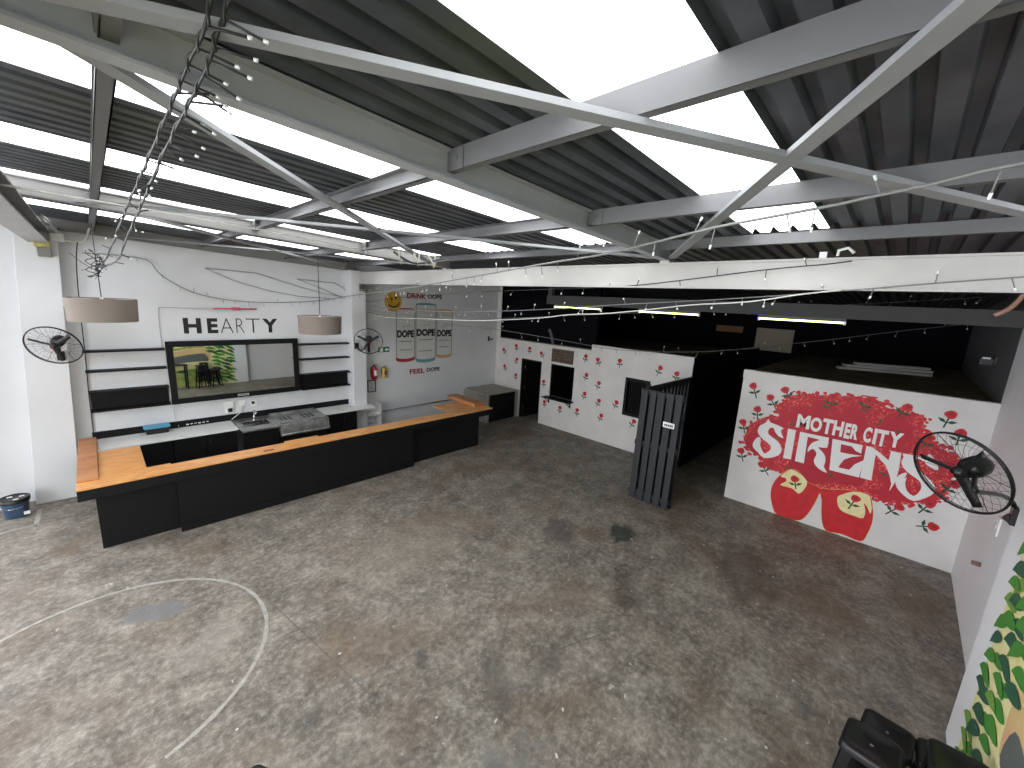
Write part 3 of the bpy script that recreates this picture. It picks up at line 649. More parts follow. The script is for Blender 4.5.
# ---------------------------------------------------------------- drinks mural on the left wall
t = thing('drinks_mural', 'mural of three tall pale cans with a yellow smiling disc and red and black lettering', 'mural', (7.2, W, 1.6))
def PD(o): return lambda x, z: (x, W-.004-o, z)
CANG = mat('can_grey_paint', (206, 207, 204), .6, var=.03, scale=6); CANE = mat('can_edge_paint', (150, 150, 148), .6)
def can(x0, x1, z0, z1, rgb, nm, o, script):
    band = mat(nm, rgb, .6); m = MB(); P = PD(o); w = x1-x0; e = w*.12
    def el(x, zc, s): return zc+s*e*math.sqrt(max(0, 1-((x-(x0+x1)/2)/(w/2))**2))
    xs = [x0+w*i/14 for i in range(15)]
    m.poly([P(x, el(x, z0+e, -1)) for x in xs]+[P(x, el(x, z1-e*.5, .5)) for x in reversed(xs)], 0)
    P2 = PD(o+.0006)
    m.poly([P2(x, el(x, z0+e, -1)) for x in xs]+[P2(x, el(x, z0+e+.1, -1)) for x in reversed(xs)], 1)
    m.poly([P2(x0+.0, z1-e*.5-.02), P2(x1, z1-e*.5-.02)]+[P2(x, el(x, z1-e*.5, .5)) for x in reversed(xs)], 1)
    for a, b in ((x0, x0+.035), (x1-.035, x1)): m.poly([P2(a, z0+e+.08), P2(b, z0+e+.08), P2(b, z1-e*.6), P2(a, z1-e*.6)], 2)
    m.poly([P2(x0, z1-.2), P2(x1, z1-.2), P2(x1, z1-.19), P2(x0, z1-.19)], 2)
    return m.build('painted_can', [CANG, band, CANE], t), PD(o+.0012)
for x0, x1, z0, z1, rgb, nm, o in ((6.24, 6.9, 2.06, 3.69, (168, 40, 58), 'can_red', .0), (7.68, 8.32, 2.1, 3.69, (196, 158, 118), 'can_peach', .0), (6.91, 7.67, 2.0, 3.86, (98, 150, 152), 'can_teal', .002)):
    c, P = can(x0, x1, z0, z1, rgb, nm, o, '')
    l = MB(); zc = 2.92 if x0 < 6.9 or x0 > 7 else 2.95
    text_in(l, 'DOPE', P, x0+.04, x1-.04, zc-.11, zc+.11, .055)
    for k in range(3):
        a = x0+(x1-x0)*.33; pts = [Vector(P(a+(x1-x0)*.38*i/8, zc+.2+.03*math.sin(i*2.3)+.008*i)) for i in range(9)]
    l.build('can_word', INK, c); l = MB()
    l.tube([p-Vector((0, .004, 0)) for p in pts], .004, 4)
    l.build('script_stroke', INK, c); l = MB()
    l.poly([P(x0+.12, zc-.24), P(x1-.12, zc-.24), P(x1-.12, zc-.215), P(x0+.12, zc-.215)])
    l.poly([P(x0+.12, z0+.36), P(x1-.12, z0+.36), P(x1-.12, z0+.385), P(x0+.12, z0+.385)])
    l.build('small_print', mat('grey_small_print', (128, 128, 126), .6), c)
m = MB(); P = PD(.003); cx, cz, rx, rz_ = 6.155, 3.86, .275, .28
m.poly([P(cx+rx*math.cos(a), cz+rz_*math.sin(a)) for a in [2*PI*i/32 for i in range(32)]], 0)
P = PD(.0038)
for x, z in ((6.11, 3.93), (6.24, 3.97)): m.poly([P(x+.035*math.cos(a), z+.05*math.sin(a)) for a in [2*PI*i/12 for i in range(12)]], 1)
arc = [-2.9+2.75*i/14 for i in range(15)]
m.poly([P(cx+.01+.21*math.cos(a), cz+.02+.2*math.sin(a)) for a in arc]+[P(cx+.01+.18*math.cos(a), cz+.02+.155*math.sin(a)) for a in reversed(arc)], 1)
for k in range(5): m.poly([P(cx-.15+.07*k, cz-.26-.01*(k % 2)), P(cx-.12+.07*k, cz-.26), P(cx-.135+.07*k, cz-.38+.03*(k % 3))], 0)
m.build('smiling_disc', [mat('ochre_yellow_paint', (206, 160, 52), .6, var=.1, scale=9), INK], t)
P = PD(.002)
for w_, a, b, p, q, mm in (('DRINK', 6.61, 7.28, 3.98, 4.14, REDD), ('DOPE', 7.36, 7.88, 4.0, 4.13, INK), ('FEEL', 6.71, 7.25, 1.665, 1.82, REDD), ('DOPE', 7.33, 7.84, 1.69, 1.82, INK)):
    m = MB(); text_in(m, w_, P, a, b, p, q, .035); m.build('slogan_word', mm, t)

# ---------------------------------------------------------------- bar wall: mirror, lettering, shelves
t = thing('mirror', 'large mirror in a thick black frame above the sink behind the bar', 'mirror', (2.24, 10.76, 2.2))
t.rotation_euler = (math.radians(-.967), 0, math.radians(1.404))
fw, dpt = .115, .05
x0, x1, z0, z1 = .97, 3.49, 1.55, 2.865
m = MB()
m.box((x0, 10.74, z0), (x1, 10.8, z0+fw)); m.box((x0, 10.74, z1-fw), (x1, 10.8, z1)); m.box((x0, 10.74, z0+fw), (x0+fw, 10.8, z1-fw)); m.box((x1-fw, 10.74, z0+fw), (x1, 10.8, z1-fw))
m.build('frame', BLACK, t, .004)
m = MB(); m.box((x0+fw-.005, 10.765, z0+fw-.005), (x1-fw+.005, 10.775, z1-fw+.005)); m.build('mirror_glass', GLASS, t)
m = MB(); m.box((2.14, 10.735, z0+.035), (2.36, 10.74, z0+.08)); mm = m.build('name_plate', mat('pale_plate', (196, 196, 192), .5), t)
m = MB()
for k in range(6): m.box((2.155+.033*k, 10.734, z0+.045), (2.176+.033*k, 10.735, z0+.07))
m.build('plate_print', INK, mm)
t = thing('wall_lettering', 'large black lettering, thick and thin, on the white wall above the mirror', 'lettering', (2.2, W, 3.0))
for ch, a, b, bold in (('H', 1.31, 1.61, .045), ('E', 1.715, 1.905, .045), ('A', 1.95, 2.19, -.022), ('R', 2.245, 2.4, -.022), ('T', 2.44, 2.72, -.022), ('Y', 2.77, 3.09, .045)):
    m = MB(); text_in(m, ch, lambda x, z: (x, W-.006, z), a, b, 3.01, 3.335, bold); m.build('letter', INK, t)
t = thing('wall_light', 'slim pink rod lamp with a trailing cable above the black lettering', 'light', (2.25, W-.05, 3.5))
PINK = mat('pink_tube', (196, 84, 112), .4)
m = MB(); m.tube([(1.84, W-.06, 3.545), (2.66, W-.06, 3.555)], .017); m.build('rod', PINK, t)
m = MB(); m.box((2.18, W-.085, 3.52), (2.34, W, 3.58)); m.build('mount', PINK, t, .01)
m = MB(); m.tube(smooth_path([(1.84, W-.05, 3.545), (1.3, W-.01, 3.54), (1.0, W-.01, 3.54), (.945, W-.01, 3.49), (.93, W-.01, 3.1), (.93, W-.01, 2.7)]), .006, 6); m.build('cable', mat('grey_cable', (170, 170, 168), .6), t)
m = MB(); m.tube(smooth_path([(.955, W-.14, 2.7), (.96, W-.13, 2.2), (.98, W-.15, 1.6), (1.0, W-.02, 1.3), (1.05, W-.02, 1.03)]), .008, 6)
single(m, 'power_cable', WIREW, 'white cable hanging beside the mirror down to the worktop', 'cable', (1.05, W-.02, 1.03))
def shelf(x0, x1, z, lb, g):
    m = MB(); m.box((x0, W-.2, z-.035), (x1, W, z))
    single(m, 'wall_shelf', BLACK, lb, 'shelf', ((x0+x1)/2, W, z), g, .004)
for x0, x1, sd in ((-.2, .955, 'left'), (3.505, 4.75, 'right')):
    shelf(x0, x1, 2.73, f'top black wall shelf to the {sd} of the mirror', 'black wall shelves')
    shelf(x0, x1, 2.355, f'second black wall shelf to the {sd} of the mirror', 'black wall shelves')
    t = thing('wall_shelf', f'lowest black box shelf with a black back to the {sd} of the mirror', 'shelf', ((x0+x1)/2, W, 1.57), 'black box shelves')
    m = MB(); m.box((x0, W-.2, 1.925), (x1, W, 1.96)); m.build('shelf_board', BLACK, t, .004)
    m = MB(); m.box((x0, W-.2, 1.56), (x1, W, 1.595)); m.build('shelf_board', BLACK, t, .004)
    m = MB(); m.box((x0+.01, W-.03, 1.595), (x1-.01, W-.01, 1.925)); m.build('back_board', BLACK, t)
m = MB(); m.box((-.24, W-.025, 1.0), (4.76, W, 1.14)); struct(m, 'trim_5', BLACK)

# sockets over the worktop
t = thing('wall_socket', 'white double socket with a black plug on the wall under the mirror', 'socket', (1.98, W, 1.3))
m = MB(); m.box((1.9, W-.015, 1.19), (2.07, W, 1.44)); m.build('plate', WPLAS, t, .005)
m = MB(); m.box((1.95, W-.07, 1.21), (2.03, W-.015, 1.29)); m.build('plug', PLAST, t, .006)
t = thing('wall_socket', 'plain white socket plate, middle one under the mirror', 'socket', (2.24, W, 1.38))
m = MB(); m.box((2.18, W-.012, 1.3), (2.3, W, 1.44)); m.build('plate', WPLAS, t, .005)
m = MB(); m.tube(smooth_path([(2.24, W-.02, 1.31), (2.22, W-.04, 1.2), (2.1, W-.05, 1.1), (2.0, W-.06, 1.03)]), .01, 6); m.build('cord', WIREW, t)
t = thing('wall_socket', 'white socket with a small dark adapter, right one under the mirror', 'socket', (2.47, W, 1.36))
m = MB(); m.box((2.41, W-.012, 1.27), (2.54, W, 1.42)); m.build('plate', WPLAS, t, .005)
m = MB(); m.box((2.43, W-.05, 1.33), (2.48, W-.012, 1.39)); m.build('adapter', PLAST, t, .004)

# ---------------------------------------------------------------- back counter
CZ = 1.0; CF = 10.12
m = MB(); m.box((-.24, CF, CZ-.04), (1.98, W-.02, CZ)); single(m, 'worktop', WTOP, 'white worktop behind the bar to the left of the sink', 'worktop', (.9, 10.5, CZ-.04), None, .004)
m = MB(); m.box((3.86, CF+.08, CZ-.04), (5.22, 10.52, CZ)); m.box((3.86, 10.52, CZ-.04), (4.75, W-.02, CZ)); single(m, 'worktop', WTOP, 'white worktop to the right of the sink in front of the column', 'worktop', (4.5, 10.4, CZ-.04), None, .004)
def cabinet(x0, x1, lb, yf=CF+.04):
    t = thing('bar_cabinet', lb, 'cabinet', ((x0+x1)/2, 10.5, 0), 'black cabinets under the back counter')
    m = MB(); m.box((x0, yf+.02, 0), (x1, W-.03, CZ-.042)); m.build('carcass', BLACK, t)
    mid = (x0+x1)/2
    for a, b, s in ((x0+.005, mid-.004, 1), (mid+.004, x1-.005, -1)):
        m = MB(); m.box((a, yf, .1), (b, yf+.02, CZ-.06)); dd = m.build('door', BLACK, t, .003)
        hx = (b-.06) if s == 1 else (a+.06)
        m = MB(); m.tube([(hx, yf-.002, .7), (hx, yf-.03, .7), (hx, yf-.03, .82), (hx, yf-.002, .82)], .007, 6); m.build('handle', METB, dd)
cabinet(-.22, .86, 'black two-door cabinet under the white worktop, at its left end by the pilaster')
cabinet(.87, 1.95, 'black two-door cabinet under the white worktop, just left of the sink')
cabinet(3.88, 4.72, 'black two-door cabinet in the corner right of the sink', CF+.14)
t = thing('sink_unit', 'stainless steel sink unit with a drainer and a tap behind the bar', 'sink', (2.8, 10.4, 0))
m = MB()
bx0, bx1, by0, by1 = 2.12, 2.62, 10.12, 10.52
for a, b, p, q in ((1.99, bx0, 9.8, W-.02), (bx1, 2.72, 9.8, W-.02), (bx0, bx1, 9.8, by0), (bx0, bx1, by1, W-.02), (2.72, 3.82, 9.86, W-.02)): m.box((a, p, CZ-.03), (b, q, CZ+.005))
m.build('steel_top', SS, t, .003)
m = MB()
m.box((bx0-.004, by0, .8), (bx0, by1, CZ)); m.box((bx1, by0, .8), (bx1+.004, by1, CZ)); m.box((bx0, by0-.004, .8), (bx1, by0, CZ)); m.box((bx0, by1, .8), (bx1, by1+.004, CZ)); m.box((bx0, by0, .795), (bx1, by1, .8))
m.build('basin', CHROME, t)
m = MB()
for k in range(9): m.box((2.8+.1*k, 10.0, CZ+.005), (2.83+.1*k, 10.55, CZ+.016))
m.box((2.75, 9.9, CZ+.005), (3.8, 9.92, CZ+.03)); m.box((2.75, 10.78, CZ+.005), (3.8, 10.8, CZ+.05)); m.build('drainer', SS, t)
m = MB(); m.box((2.86, 10.2, CZ+.006), (3.1, 10.45, CZ+.012)); m.box((3.35, 10.15, CZ+.006), (3.62, 10.5, CZ+.012)); m.build('drain_cover', mat('dark_steel', (70, 70, 70), .4, metal=.8), t)
m = MB(); m.prism([(2.73, 9.9, CZ), (2.73, 9.84, CZ), (2.73, 9.8, .79), (2.73, 9.77, .78), (2.73, 9.77, .75), (2.73, 9.9, .75)], (1.08, 0, 0)); m.build('steel_apron', SS, t, .004)
m = MB(); m.box((2.0, 9.86, .02), (2.7, 9.9, CZ-.03)); m.build('front_panel', BLACK, t)
m = MB(); m.box((2.72, 10.0, .02), (3.8, 10.04, CZ-.2)); m.build('lower_panel', PLAST, t)
m = MB(); m.lathe([(.03, 0), (.028, .02), (.015, .03), (.014, .16)], (2.4, 10.6, CZ), 12); m.tube(smooth_path([(2.4, 10.6, CZ+.15), (2.4, 10.58, CZ+.24), (2.4, 10.48, CZ+.25), (2.4, 10.42, CZ+.18)]), .012); m.tube([(2.4, 10.6, CZ+.15), (2.48, 10.6, CZ+.19)], .008); m.build('tap', CHROME, t)
t = thing('storage_tub', 'black plastic tub with a bright blue lid on the white worktop', 'tub', (.69, 10.72, CZ))
m = MB(); m.hexa([(.52, 10.62, CZ), (.86, 10.62, CZ), (.86, 10.82, CZ), (.52, 10.82, CZ), (.5, 10.6, CZ+.12), (.88, 10.6, CZ+.12), (.88, 10.84, CZ+.12), (.5, 10.84, CZ+.12)]); m.build('tub_body', PLAST, t, .01)
m = MB(); m.box((.48, 10.58, CZ+.12), (.9, 10.85, CZ+.16)); m.build('lid', mat('blue_plastic', (74, 156, 190), .4), t, .02)
m = MB()
for k in range(6): m.box((1.18+.07*k, W-.028, 1.035+.006*(k % 3)), (1.225+.07*k, W-.0255, 1.06))
single(m, 'sticker', WPLAS, 'torn strip of white sticker on the black splashback', 'sticker', (1.4, W-.025, 1.045))

# ---------------------------------------------------------------- bar counter
BZ = 1.08; BF = 8.03
t = thing('bar_counter', 'long black bar counter with an orange-brown wooden top', 'bar', (3.5, 8.3, 0))
m = MB()
m.box((-.42, BF, BZ-.03), (7.62, 8.39, BZ)); m.box((.36, 8.39, BZ-.03), (.66, 8.45, BZ)); m.box((2.4, 8.39, BZ-.03), (3.03, 8.47, BZ))
m.build('counter_top', WOOD, t, .003)
m = MB(); m.box((-.18, 8.39, BZ-.03), (.36, 9.75, BZ-.002)); m.build('end_top', WOOD, t, .003)
m = MB(); m.box((-.42, 8.39, BZ-.03), (-.18, 10.64, BZ+.0)); m.box((-.42, 8.3, BZ), (-.19, 10.64, BZ+.03)); m.build('end_plank', mat('red_brown_ply', (168, 106, 66), .4, rgb2=(196, 136, 88), scale=5), t, .003)
m = MB(); m.box((6.4, 8.39, BZ-.03), (7.3, 9.15, BZ-.002)); m.build('end_top', WOOD, t, .003)
m = MB(); m.box((7.24, 8.36, BZ), (7.6, 9.62, BZ+.1)); m.build('end_plank', mat('red_brown_ply', (168, 106, 66), .4), t, .003)
m = MB(); m.box((-.42, BF, BZ-.19), (7.62, BF+.03, BZ-.031)); m.box((-.42, BF+.03, BZ-.19), (-.39, 8.3, BZ-.031)); m.box((7.59, BF+.03, BZ-.19), (7.62, 8.3, BZ-.031)); m.build('fascia', BLACK, t, .003)
m = MB(); m.box((-.25, 8.2, 0), (.68, 8.24, BZ-.03)); m.build('front_panel', BLACK, t, .003)
m = MB(); m.box((.68, BF+.012, .02), (5.06, BF+.04, BZ-.19)); m.box((.68, BF+.04, .0), (.72, 8.24, BZ-.04)); m.box((5.02, BF+.04, .0), (5.06, 8.24, BZ-.04)); m.build('front_panel', BLACK, t, .003)
m = MB(); m.box((.665, BF-.012, 0), (5.075, BF+.012, .12)); m.build('kick_board', BLACK, t, .004)
m = MB(); m.box((.665, BF-.008, BZ-.24), (5.075, BF+.012, BZ-.192)); m.build('ledge', BLACK, t, .004)
m = MB(); m.box((5.06, 8.2, 0), (7.28, 8.24, BZ-.03)); m.box((7.24, 8.24, 0), (7.28, 9.1, BZ-.03)); m.build('front_panel', BLACK, t, .003)
m = MB(); m.box((-.25, 8.24, 0), (-.21, 9.75, BZ-.03)); m.box((.32, 8.44, 0), (.36, 9.75, BZ-.03)); m.build('end_panel', BLACK, t)
m = MB(); m.box((.36, 8.34, 0), (6.9, 8.37, BZ-.03)); m.build('back_panel', BLACK, t)
m = MB(); m.box((1.95, 8.1, BZ), (2.12, 8.16, BZ+.004)); m.build('bar_runner', mat('dull_red_strip', (140, 64, 50), .6), t)

# storage box in the far corner
t = thing('storage_box', 'low concrete-topped box with a black front in the far corner beside the bar end', 'box', (9.5, 10.2, 0))
m = MB(); m.box((8.86, 9.6, .95), (10.3, W-.01, .99)); m.build('top_slab', CONC, t, .006)
m = MB(); m.box((8.88, 9.66, 0), (10.28, W-.01, .95)); m.build('box_body', mat('raw_block', (166, 160, 150), .85, rgb2=(130, 124, 114), scale=14), t)
m = MB(); m.box((8.95, 9.62, .02), (10.2, 9.66, .93)); m.build('front_panel', BLACK, t)
m = MB(); m.box((10.2, 9.6, 0), (10.3, 9.67, .95)); m.box((8.86, 9.6, 0), (8.95, 9.67, .95)); m.build('edge_post', CONC, t)

# ---------------------------------------------------------------- items on the left wall past the column
t = thing('exit_sign', 'green and white exit sign of two square panels beside the column', 'sign', (5.84, W, 2.48))
GR = mat('exit_green', (22, 120, 70), .5); WS = mat('sign_white', (230, 235, 230), .5)
for k, a in enumerate((5.67, 5.85)):
    m = MB(); m.box((a, W-.012, 2.4), (a+.17, W, 2.55)); q = m.build('panel', GR, t)
    m = MB()
    if k == 0:
        m.box((a+.06, W-.014, 2.415), (a+.14, W-.012, 2.535)); m.ball((a+.05, W-.014, 2.52), .012); m.bar((a+.05, W-.014, 2.5), (a+.03, W-.014, 2.44), .004, .02, up=(0,1,0))
    else:
        m.poly([(a+.02, W-.0135, 2.475), (a+.08, W-.0135, 2.53), (a+.08, W-.0135, 2.5), (a+.15, W-.0135, 2.5), (a+.15, W-.0135, 2.45), (a+.08, W-.0135, 2.45), (a+.08, W-.0135, 2.42)])
    m.build('symbol', WS, q)
def extinguisher(x, z0, h, r, mm, label, lbl, cap):
    t = thing('fire_extinguisher', label, 'fire extinguisher', (x, W-.1, z0))
    m = MB(); m.lathe([(r*.9, 0), (r, .02), (r, h*.72), (r*.75, h*.82), (r*.3, h*.88), (r*.3, h*.92)], (x, W-r-.015, z0), 20); m.build('cylinder', mm, t)
    m = MB(); m.lathe([(r*.35, 0), (r*.35, h*.08)], (x, W-r-.015, z0+h*.9), 12); m.bar((x, W-r-.015, z0+h*.98), (x+.07, W-r-.05, z0+h*1.02), .02, .012); m.build('valve', cap, t)
    m = MB(); m.tube(smooth_path([(x-.02, W-r-.03, z0+h*.95), (x-r*1.15, W-r-.02, z0+h*.8), (x-r*1.1, W-r-.02, z0+h*.3)]), .012, 6); m.build('hose', PLAST, t)
    m = MB(); n = 8; a0 = -2.0
    vs = []
    for i in range(n+1):
        a = a0+1.4*i/n
        for zz in (h*.25, h*.62): vs.append((x+(r+.002)*math.cos(a), W-r-.015+(r+.002)*math.sin(a), z0+zz))
    m.add(vs, [(2*i, 2*i+2, 2*i+3, 2*i+1) for i in range(n)]); m.build('label_sticker', lbl, t)
    m = MB(); m.box((x-.03, W-.02, z0+h*.3), (x+.03, W, z0+h*.6)); m.build('wall_bracket', PLAST, t)
extinguisher(5.49, 1.65, .42, .085, mat('extinguisher_red', (168, 24, 40), .35), 'red fire extinguisher hung on the white wall right of the column', WPLAS, PLAST)
extinguisher(5.81, 1.66, .34, .07, mat('extinguisher_yellow', (208, 166, 60), .4), 'small yellow extinguisher next to the red one', mat('dark_label', (90, 70, 40), .6), PLAST)
t = thing('framed_notice', 'small dark-framed notice under the red fire extinguisher', 'notice', (5.45, W, 1.43))
m = MB(); m.box((5.32, W-.02, 1.25), (5.58, W, 1.28)); m.box((5.32, W-.02, 1.58), (5.58, W, 1.61)); m.box((5.32, W-.02, 1.28), (5.35, W, 1.58)); m.box((5.55, W-.02, 1.28), (5.58, W, 1.58)); m.build('frame', mat('slate_frame', (50, 58, 66), .5), t)
m = MB(); m.box((5.35, W-.012, 1.28), (5.55, W, 1.58)); s_ = m.build('sheet', mat('pale_paper', (206, 208, 214), .7), t)
m = MB()
for k in range(7): m.box((5.375, W-.0135, 1.53-.035*k), (5.375+random.uniform(.08, .15), W-.012, 1.54-.035*k))
m.build('print_lines', mat('grey_print', (128, 128, 134), .7), s_)
t = thing('wall_hook', 'small black hook bracket high on the white wall near the far corner', 'hook', (9.97, W, 2.68))
m = MB(); m.box((9.94, W-.02, 2.6), (10.0, W, 2.78)); m.build('back_plate', PLAST, t)
m = MB(); m.tube([(9.97, W-.02, 2.68), (9.97, W-.2, 2.68), (9.97, W-.22, 2.72)], .018); m.build('arm', PLAST, t)
m = MB(); m.tube([(5.3, W-.04, .62), (6.3, W-.04, .64), (8.4, W-.04, .64)], .022); m.tube([(5.3, W-.04, .75), (5.2, W-.2, .75)], .02)
single(m, 'water_pipe', mat('grey_pipe', (150, 150, 148), .5), 'grey pipe running low along the white wall behind the bar end', 'pipe', (6.4, W, .62))
m = MB(); m.box((5.17, 10.56, .3), (5.6, W-.01, .34)); m.box((5.17, 10.56, .62), (5.6, W-.01, .66)); m.box((5.56, 10.56, 0), (5.6, W-.01, .95))
single(m, 'corner_shelf', WTOP, 'white shelf cubby tucked beside the foot of the column', 'shelf', (5.4, 10.7, 0))

# things at the upper left corner
t = thing('flood_light', 'old square flood lamp with a yellowish glass under the left girder', 'light', (-.46, 10.62, 4.4))
m = MB(); m.box((-.56, 10.46, 4.5), (-.37, 10.66, 4.62)); m.build('lamp_head', mat('yellowed_glass', (196, 186, 120), .25, rgb2=(150, 140, 84), scale=16), t, .02)
m = MB(); m.box((-.53, 10.48, 4.35), (-.37, 10.66, 4.5)); m.build('housing', mat('grey_housing', (120, 118, 116), .5), t, .01)
m = MB(); m.tube([(-.46, 10.6, 4.62), (-.46, 10.6, 4.7)], .02); m.build('stem', DARKG, t)
t = thing('junction_box', 'white junction box with pale cables at the top of the pilaster', 'box', (-.27, 10.6, 4.68))
m = MB(); m.box((-.36, 10.58, 4.62), (-.2, 10.66, 4.76)); m.build('box_body', WPLAS, t, .008)
m = MB(); m.tube(smooth_path([(-.2, 10.62, 4.66), (-.05, 10.62, 4.64), (.05, 10.6, 4.68), (.1, 10.4, 4.82), (.12, 10.2, 4.86)]), .016, 6)
for k in range(4): m.tube(smooth_path([(-.22-.02*k, 10.58, 4.76), (-.28-.01*k, 10.4-.1*k, 4.8), (-.3, 9.8-.2*k, 4.82), (-.33, 9.2-.3*k, 4.8)]), .01, 6)
m.build('cable', WIREW, t)
m = MB(); m.tube(smooth_path([(-.05, 10.6, 4.64), (-.1, 10.7, 4.3), (-.14, 10.8, 3.6), (-.17, 10.84, 2.6), (-.2, 10.85, 1.9), (-.22, 10.85, 1.0)]), .009, 6)
single(m, 'wall_cable', WIRE, 'dark cable running down the corner beside the pilaster', 'cable', (-.2, 10.85, 1.0))

# ---------------------------------------------------------------- pendant lamps
def pendant(x, y, z0, z1, R, ztop, lb):
    t = thing('pendant_lamp', lb, 'lamp', (x, y, ztop))
    m = MB(); n = 40
    m.lathe([(R*.965, z0), (R, z1)], (x, y, 0), n, cap=False); m.lathe([(R*.965-.006, z0), (R-.006, z1)], (x, y, 0), n, cap=False)
    m.lathe([(R*.965, z0), (R*.965-.006, z0)], (x, y, 0), n, cap=False); m.lathe([(R, z1), (R-.006, z1)], (x, y, 0), n, cap=False)
    m.build('lamp_shade', SHADE, t)
    m = MB()
    for k in range(3): a = 2*PI*k/3+.4; m.tube([(x, y, z1-.02), (x+(R-.008)*math.cos(a), y+(R-.008)*math.sin(a), z1-.01)], .004, 6)
    m.lathe([(.03, z1-.14), (.03, z1-.02), (.012, z1+.02)], (x, y, 0), 12); m.ball((x, y, z1-.2), .05); m.build('fitting', WPLAS, t)
    m = MB(); m.tube([(x, y, z1), (x, y, ztop)], .007, 6); m.build('cord', WIRE, t)
pendant(.13, 9.3, 3.37, 3.73, .425, ZR(.13)-.13, 'wide taupe drum pendant lamp hanging at left, nearest the pilaster')
pendant(3.49, 9.3, 3.12, 3.5, .44, ZR(3.49), 'wide taupe drum pendant lamp hanging in front of the right shelves')

# ---------------------------------------------------------------- wall fans
def fan(c, n, R, arm, plate_n, lb, rot=0.):
    c = Vector(c); n = Vector(n).normalized(); u = n.cross(Vector((0,0,1))).normalized(); w = u.cross(n)
    t = thing('wall_fan', lb, 'fan', tuple(arm[-1]), 'black wall fans')
    def P(r, a, d=0.): return c+n*d+r*(math.cos(a)*u+math.sin(a)*w)
    m = MB()
    m.tube([P(R, 2*PI*i/48) for i in range(48)], .009, 6, closed=True)
    for q, dd in ((.995, .014), (.99, -.018)): m.tube([P(R*q, 2*PI*i/48, dd) for i in range(48)], .004, 5, closed=True)
    m.build('guard_rim', METB, t)
    m = MB()
    for side, d1 in ((1, .07), (-1, -.09)):
        for i in range(28):
            a = 2*PI*i/28
            m.tube([P(.05, a+.35*side, d1), P(R*.5, a+.18*side, d1*.95), P(R*.85, a+.05, d1*.7), P(R, a, .0)], .0013, 4, caps=False)
        for q in (.3, .62): m.tube([P(R*q, 2*PI*i/36, d1*.93) for i in range(36)], .0014, 4, closed=True)
    for i in range(6): m.tube([P(.05, PI/3*i, -.09), P(R, PI/3*i, -.02)], .003, 5)
    m.build('guard_wires', METB, t)
    m = MB(); m.lathe([(.05, -.02), (.055, .0), (.04, .04), (.002, .05)], c, 16, axis=n); hub = m.build('hub', PLAST, t)
    for k in range(3):
        a = rot+2*PI*k/3; m = MB(); vs = []
        for i in range(6):
            q = .045+(R*.86-.045)*i/5; wd = .03*(1-.25*i/5)+.008; tw = .55-.25*i/5
            for s in (-1, 1):
                p = P(q, a, 0); tg = (-math.sin(a)*u+math.cos(a)*w); vs.append(p+tg*s*wd*math.cos(tw)+n*s*wd*math.sin(tw))
        v2 = [p-n*.004 for p in vs]
        k2 = len(vs)
        fs = [(2*i, 2*i+2, 2*i+3, 2*i+1) for i in range(5)]+[(k2+2*i+1, k2+2*i+3, k2+2*i+2, k2+2*i) for i in range(5)]
        fs += [(2*i+1, 2*i+3, k2+2*i+3, k2+2*i+1) for i in range(5)]+[(2*i+2, 2*i, k2+2*i, k2+2*i+2) for i in range(5)]+[(10, 11, k2+11, k2+10)]
        m.add(vs+v2, fs, 0, True); m.build('blade', PLAST, t)
    m = MB(); m.lathe([(.03, -.25), (.07, -.235), (.088, -.19), (.088, -.1), (.07, -.06), (.02, -.05)], c, 20, axis=n); m.build('motor', PLAST, t)
    m = MB(); m.lathe([(.02, .072), (.02, .078)], c, 16, axis=n); m.build('badge', mat('red_badge', (140, 40, 44), .4), t)
    m = MB(); m.tube(smooth_path([c-n*.17-Vector((0,0,.05))]+[Vector(p) for p in arm], 4), .018, 8); m.build('arm', METB, t)
    e = Vector(arm[-1]); pn = Vector(plate_n); s = pn.cross(Vector((0,0,1))); m = MB()
    m.bar(e+pn*.0-Vector((0,0,.08)), e-Vector((0,0,-.08)), .1, .05, up=tuple(pn)); m.bar(e-Vector((0,0,.05)), e+pn*.05-Vector((0,0,.02)), .06, .06); m.build('wall_plate', METB, t, .004)
fan((-.498, 10.10, 2.909), (-.345, -.842, -.412), .35, [(-.45, 10.33, 2.86), (-.46, 10.48, 2.72), (-.46, 10.58, 2.67), (-.46, 10.62, 2.67)], (0, -1, 0), 'black wall fan on the left pilaster, below the lamp', 2.5)
fan((4.93, 9.96, 2.832), (-.466, -.83, -.31), .35, [(5.0, 10.2, 2.72), (4.97, 10.33, 2.58), (4.89, 10.44, 2.56), (4.86, 10.51, 2.66)], (0, -1, 0), 'black wall fan on the white column beside the right shelves', .5)
fan((4.99, -.50, 2.797), (-.73, .6, -.327), .35, FAN_ARM_R, (0, 1, 0), 'black wall fan in the right foreground in front of the red mural', 2.2)

# ---------------------------------------------------------------- slatted gate screens
t = thing('slatted_screen', 'tall black slatted timber screen standing in front of the dark passage', 'screen', (7.8, 3.35, 0))
ys = [2.92, 3.09, 3.27, 3.45, 3.63]
for k, y in enumerate(ys):
    m = MB(); w_ = .125+.012*((k*7) % 3); zt = 2.42-.012*k
    m.hexa([(7.76, y, .03), (7.785, y, .03), (7.785, y+w_, .03), (7.76, y+w_, .03), (7.83, y, zt), (7.855, y, zt), (7.855, y+w_, zt), (7.83, y+w_, zt)]); m.build('slat', BLACKP, t, .003)
for z in (.12, 1.2, 2.3):
    m = MB(); x = 7.8+.07*z/2.4; m.box((x-.012, 2.9, z), (x+.07, 3.8, z+.1)); m.build('rail', BLACKP, t, .003)
m = MB(); m.box((7.9, 2.9, .02), (7.92, 3.62, 2.38)); m.build('backing_board', BLACK, t)
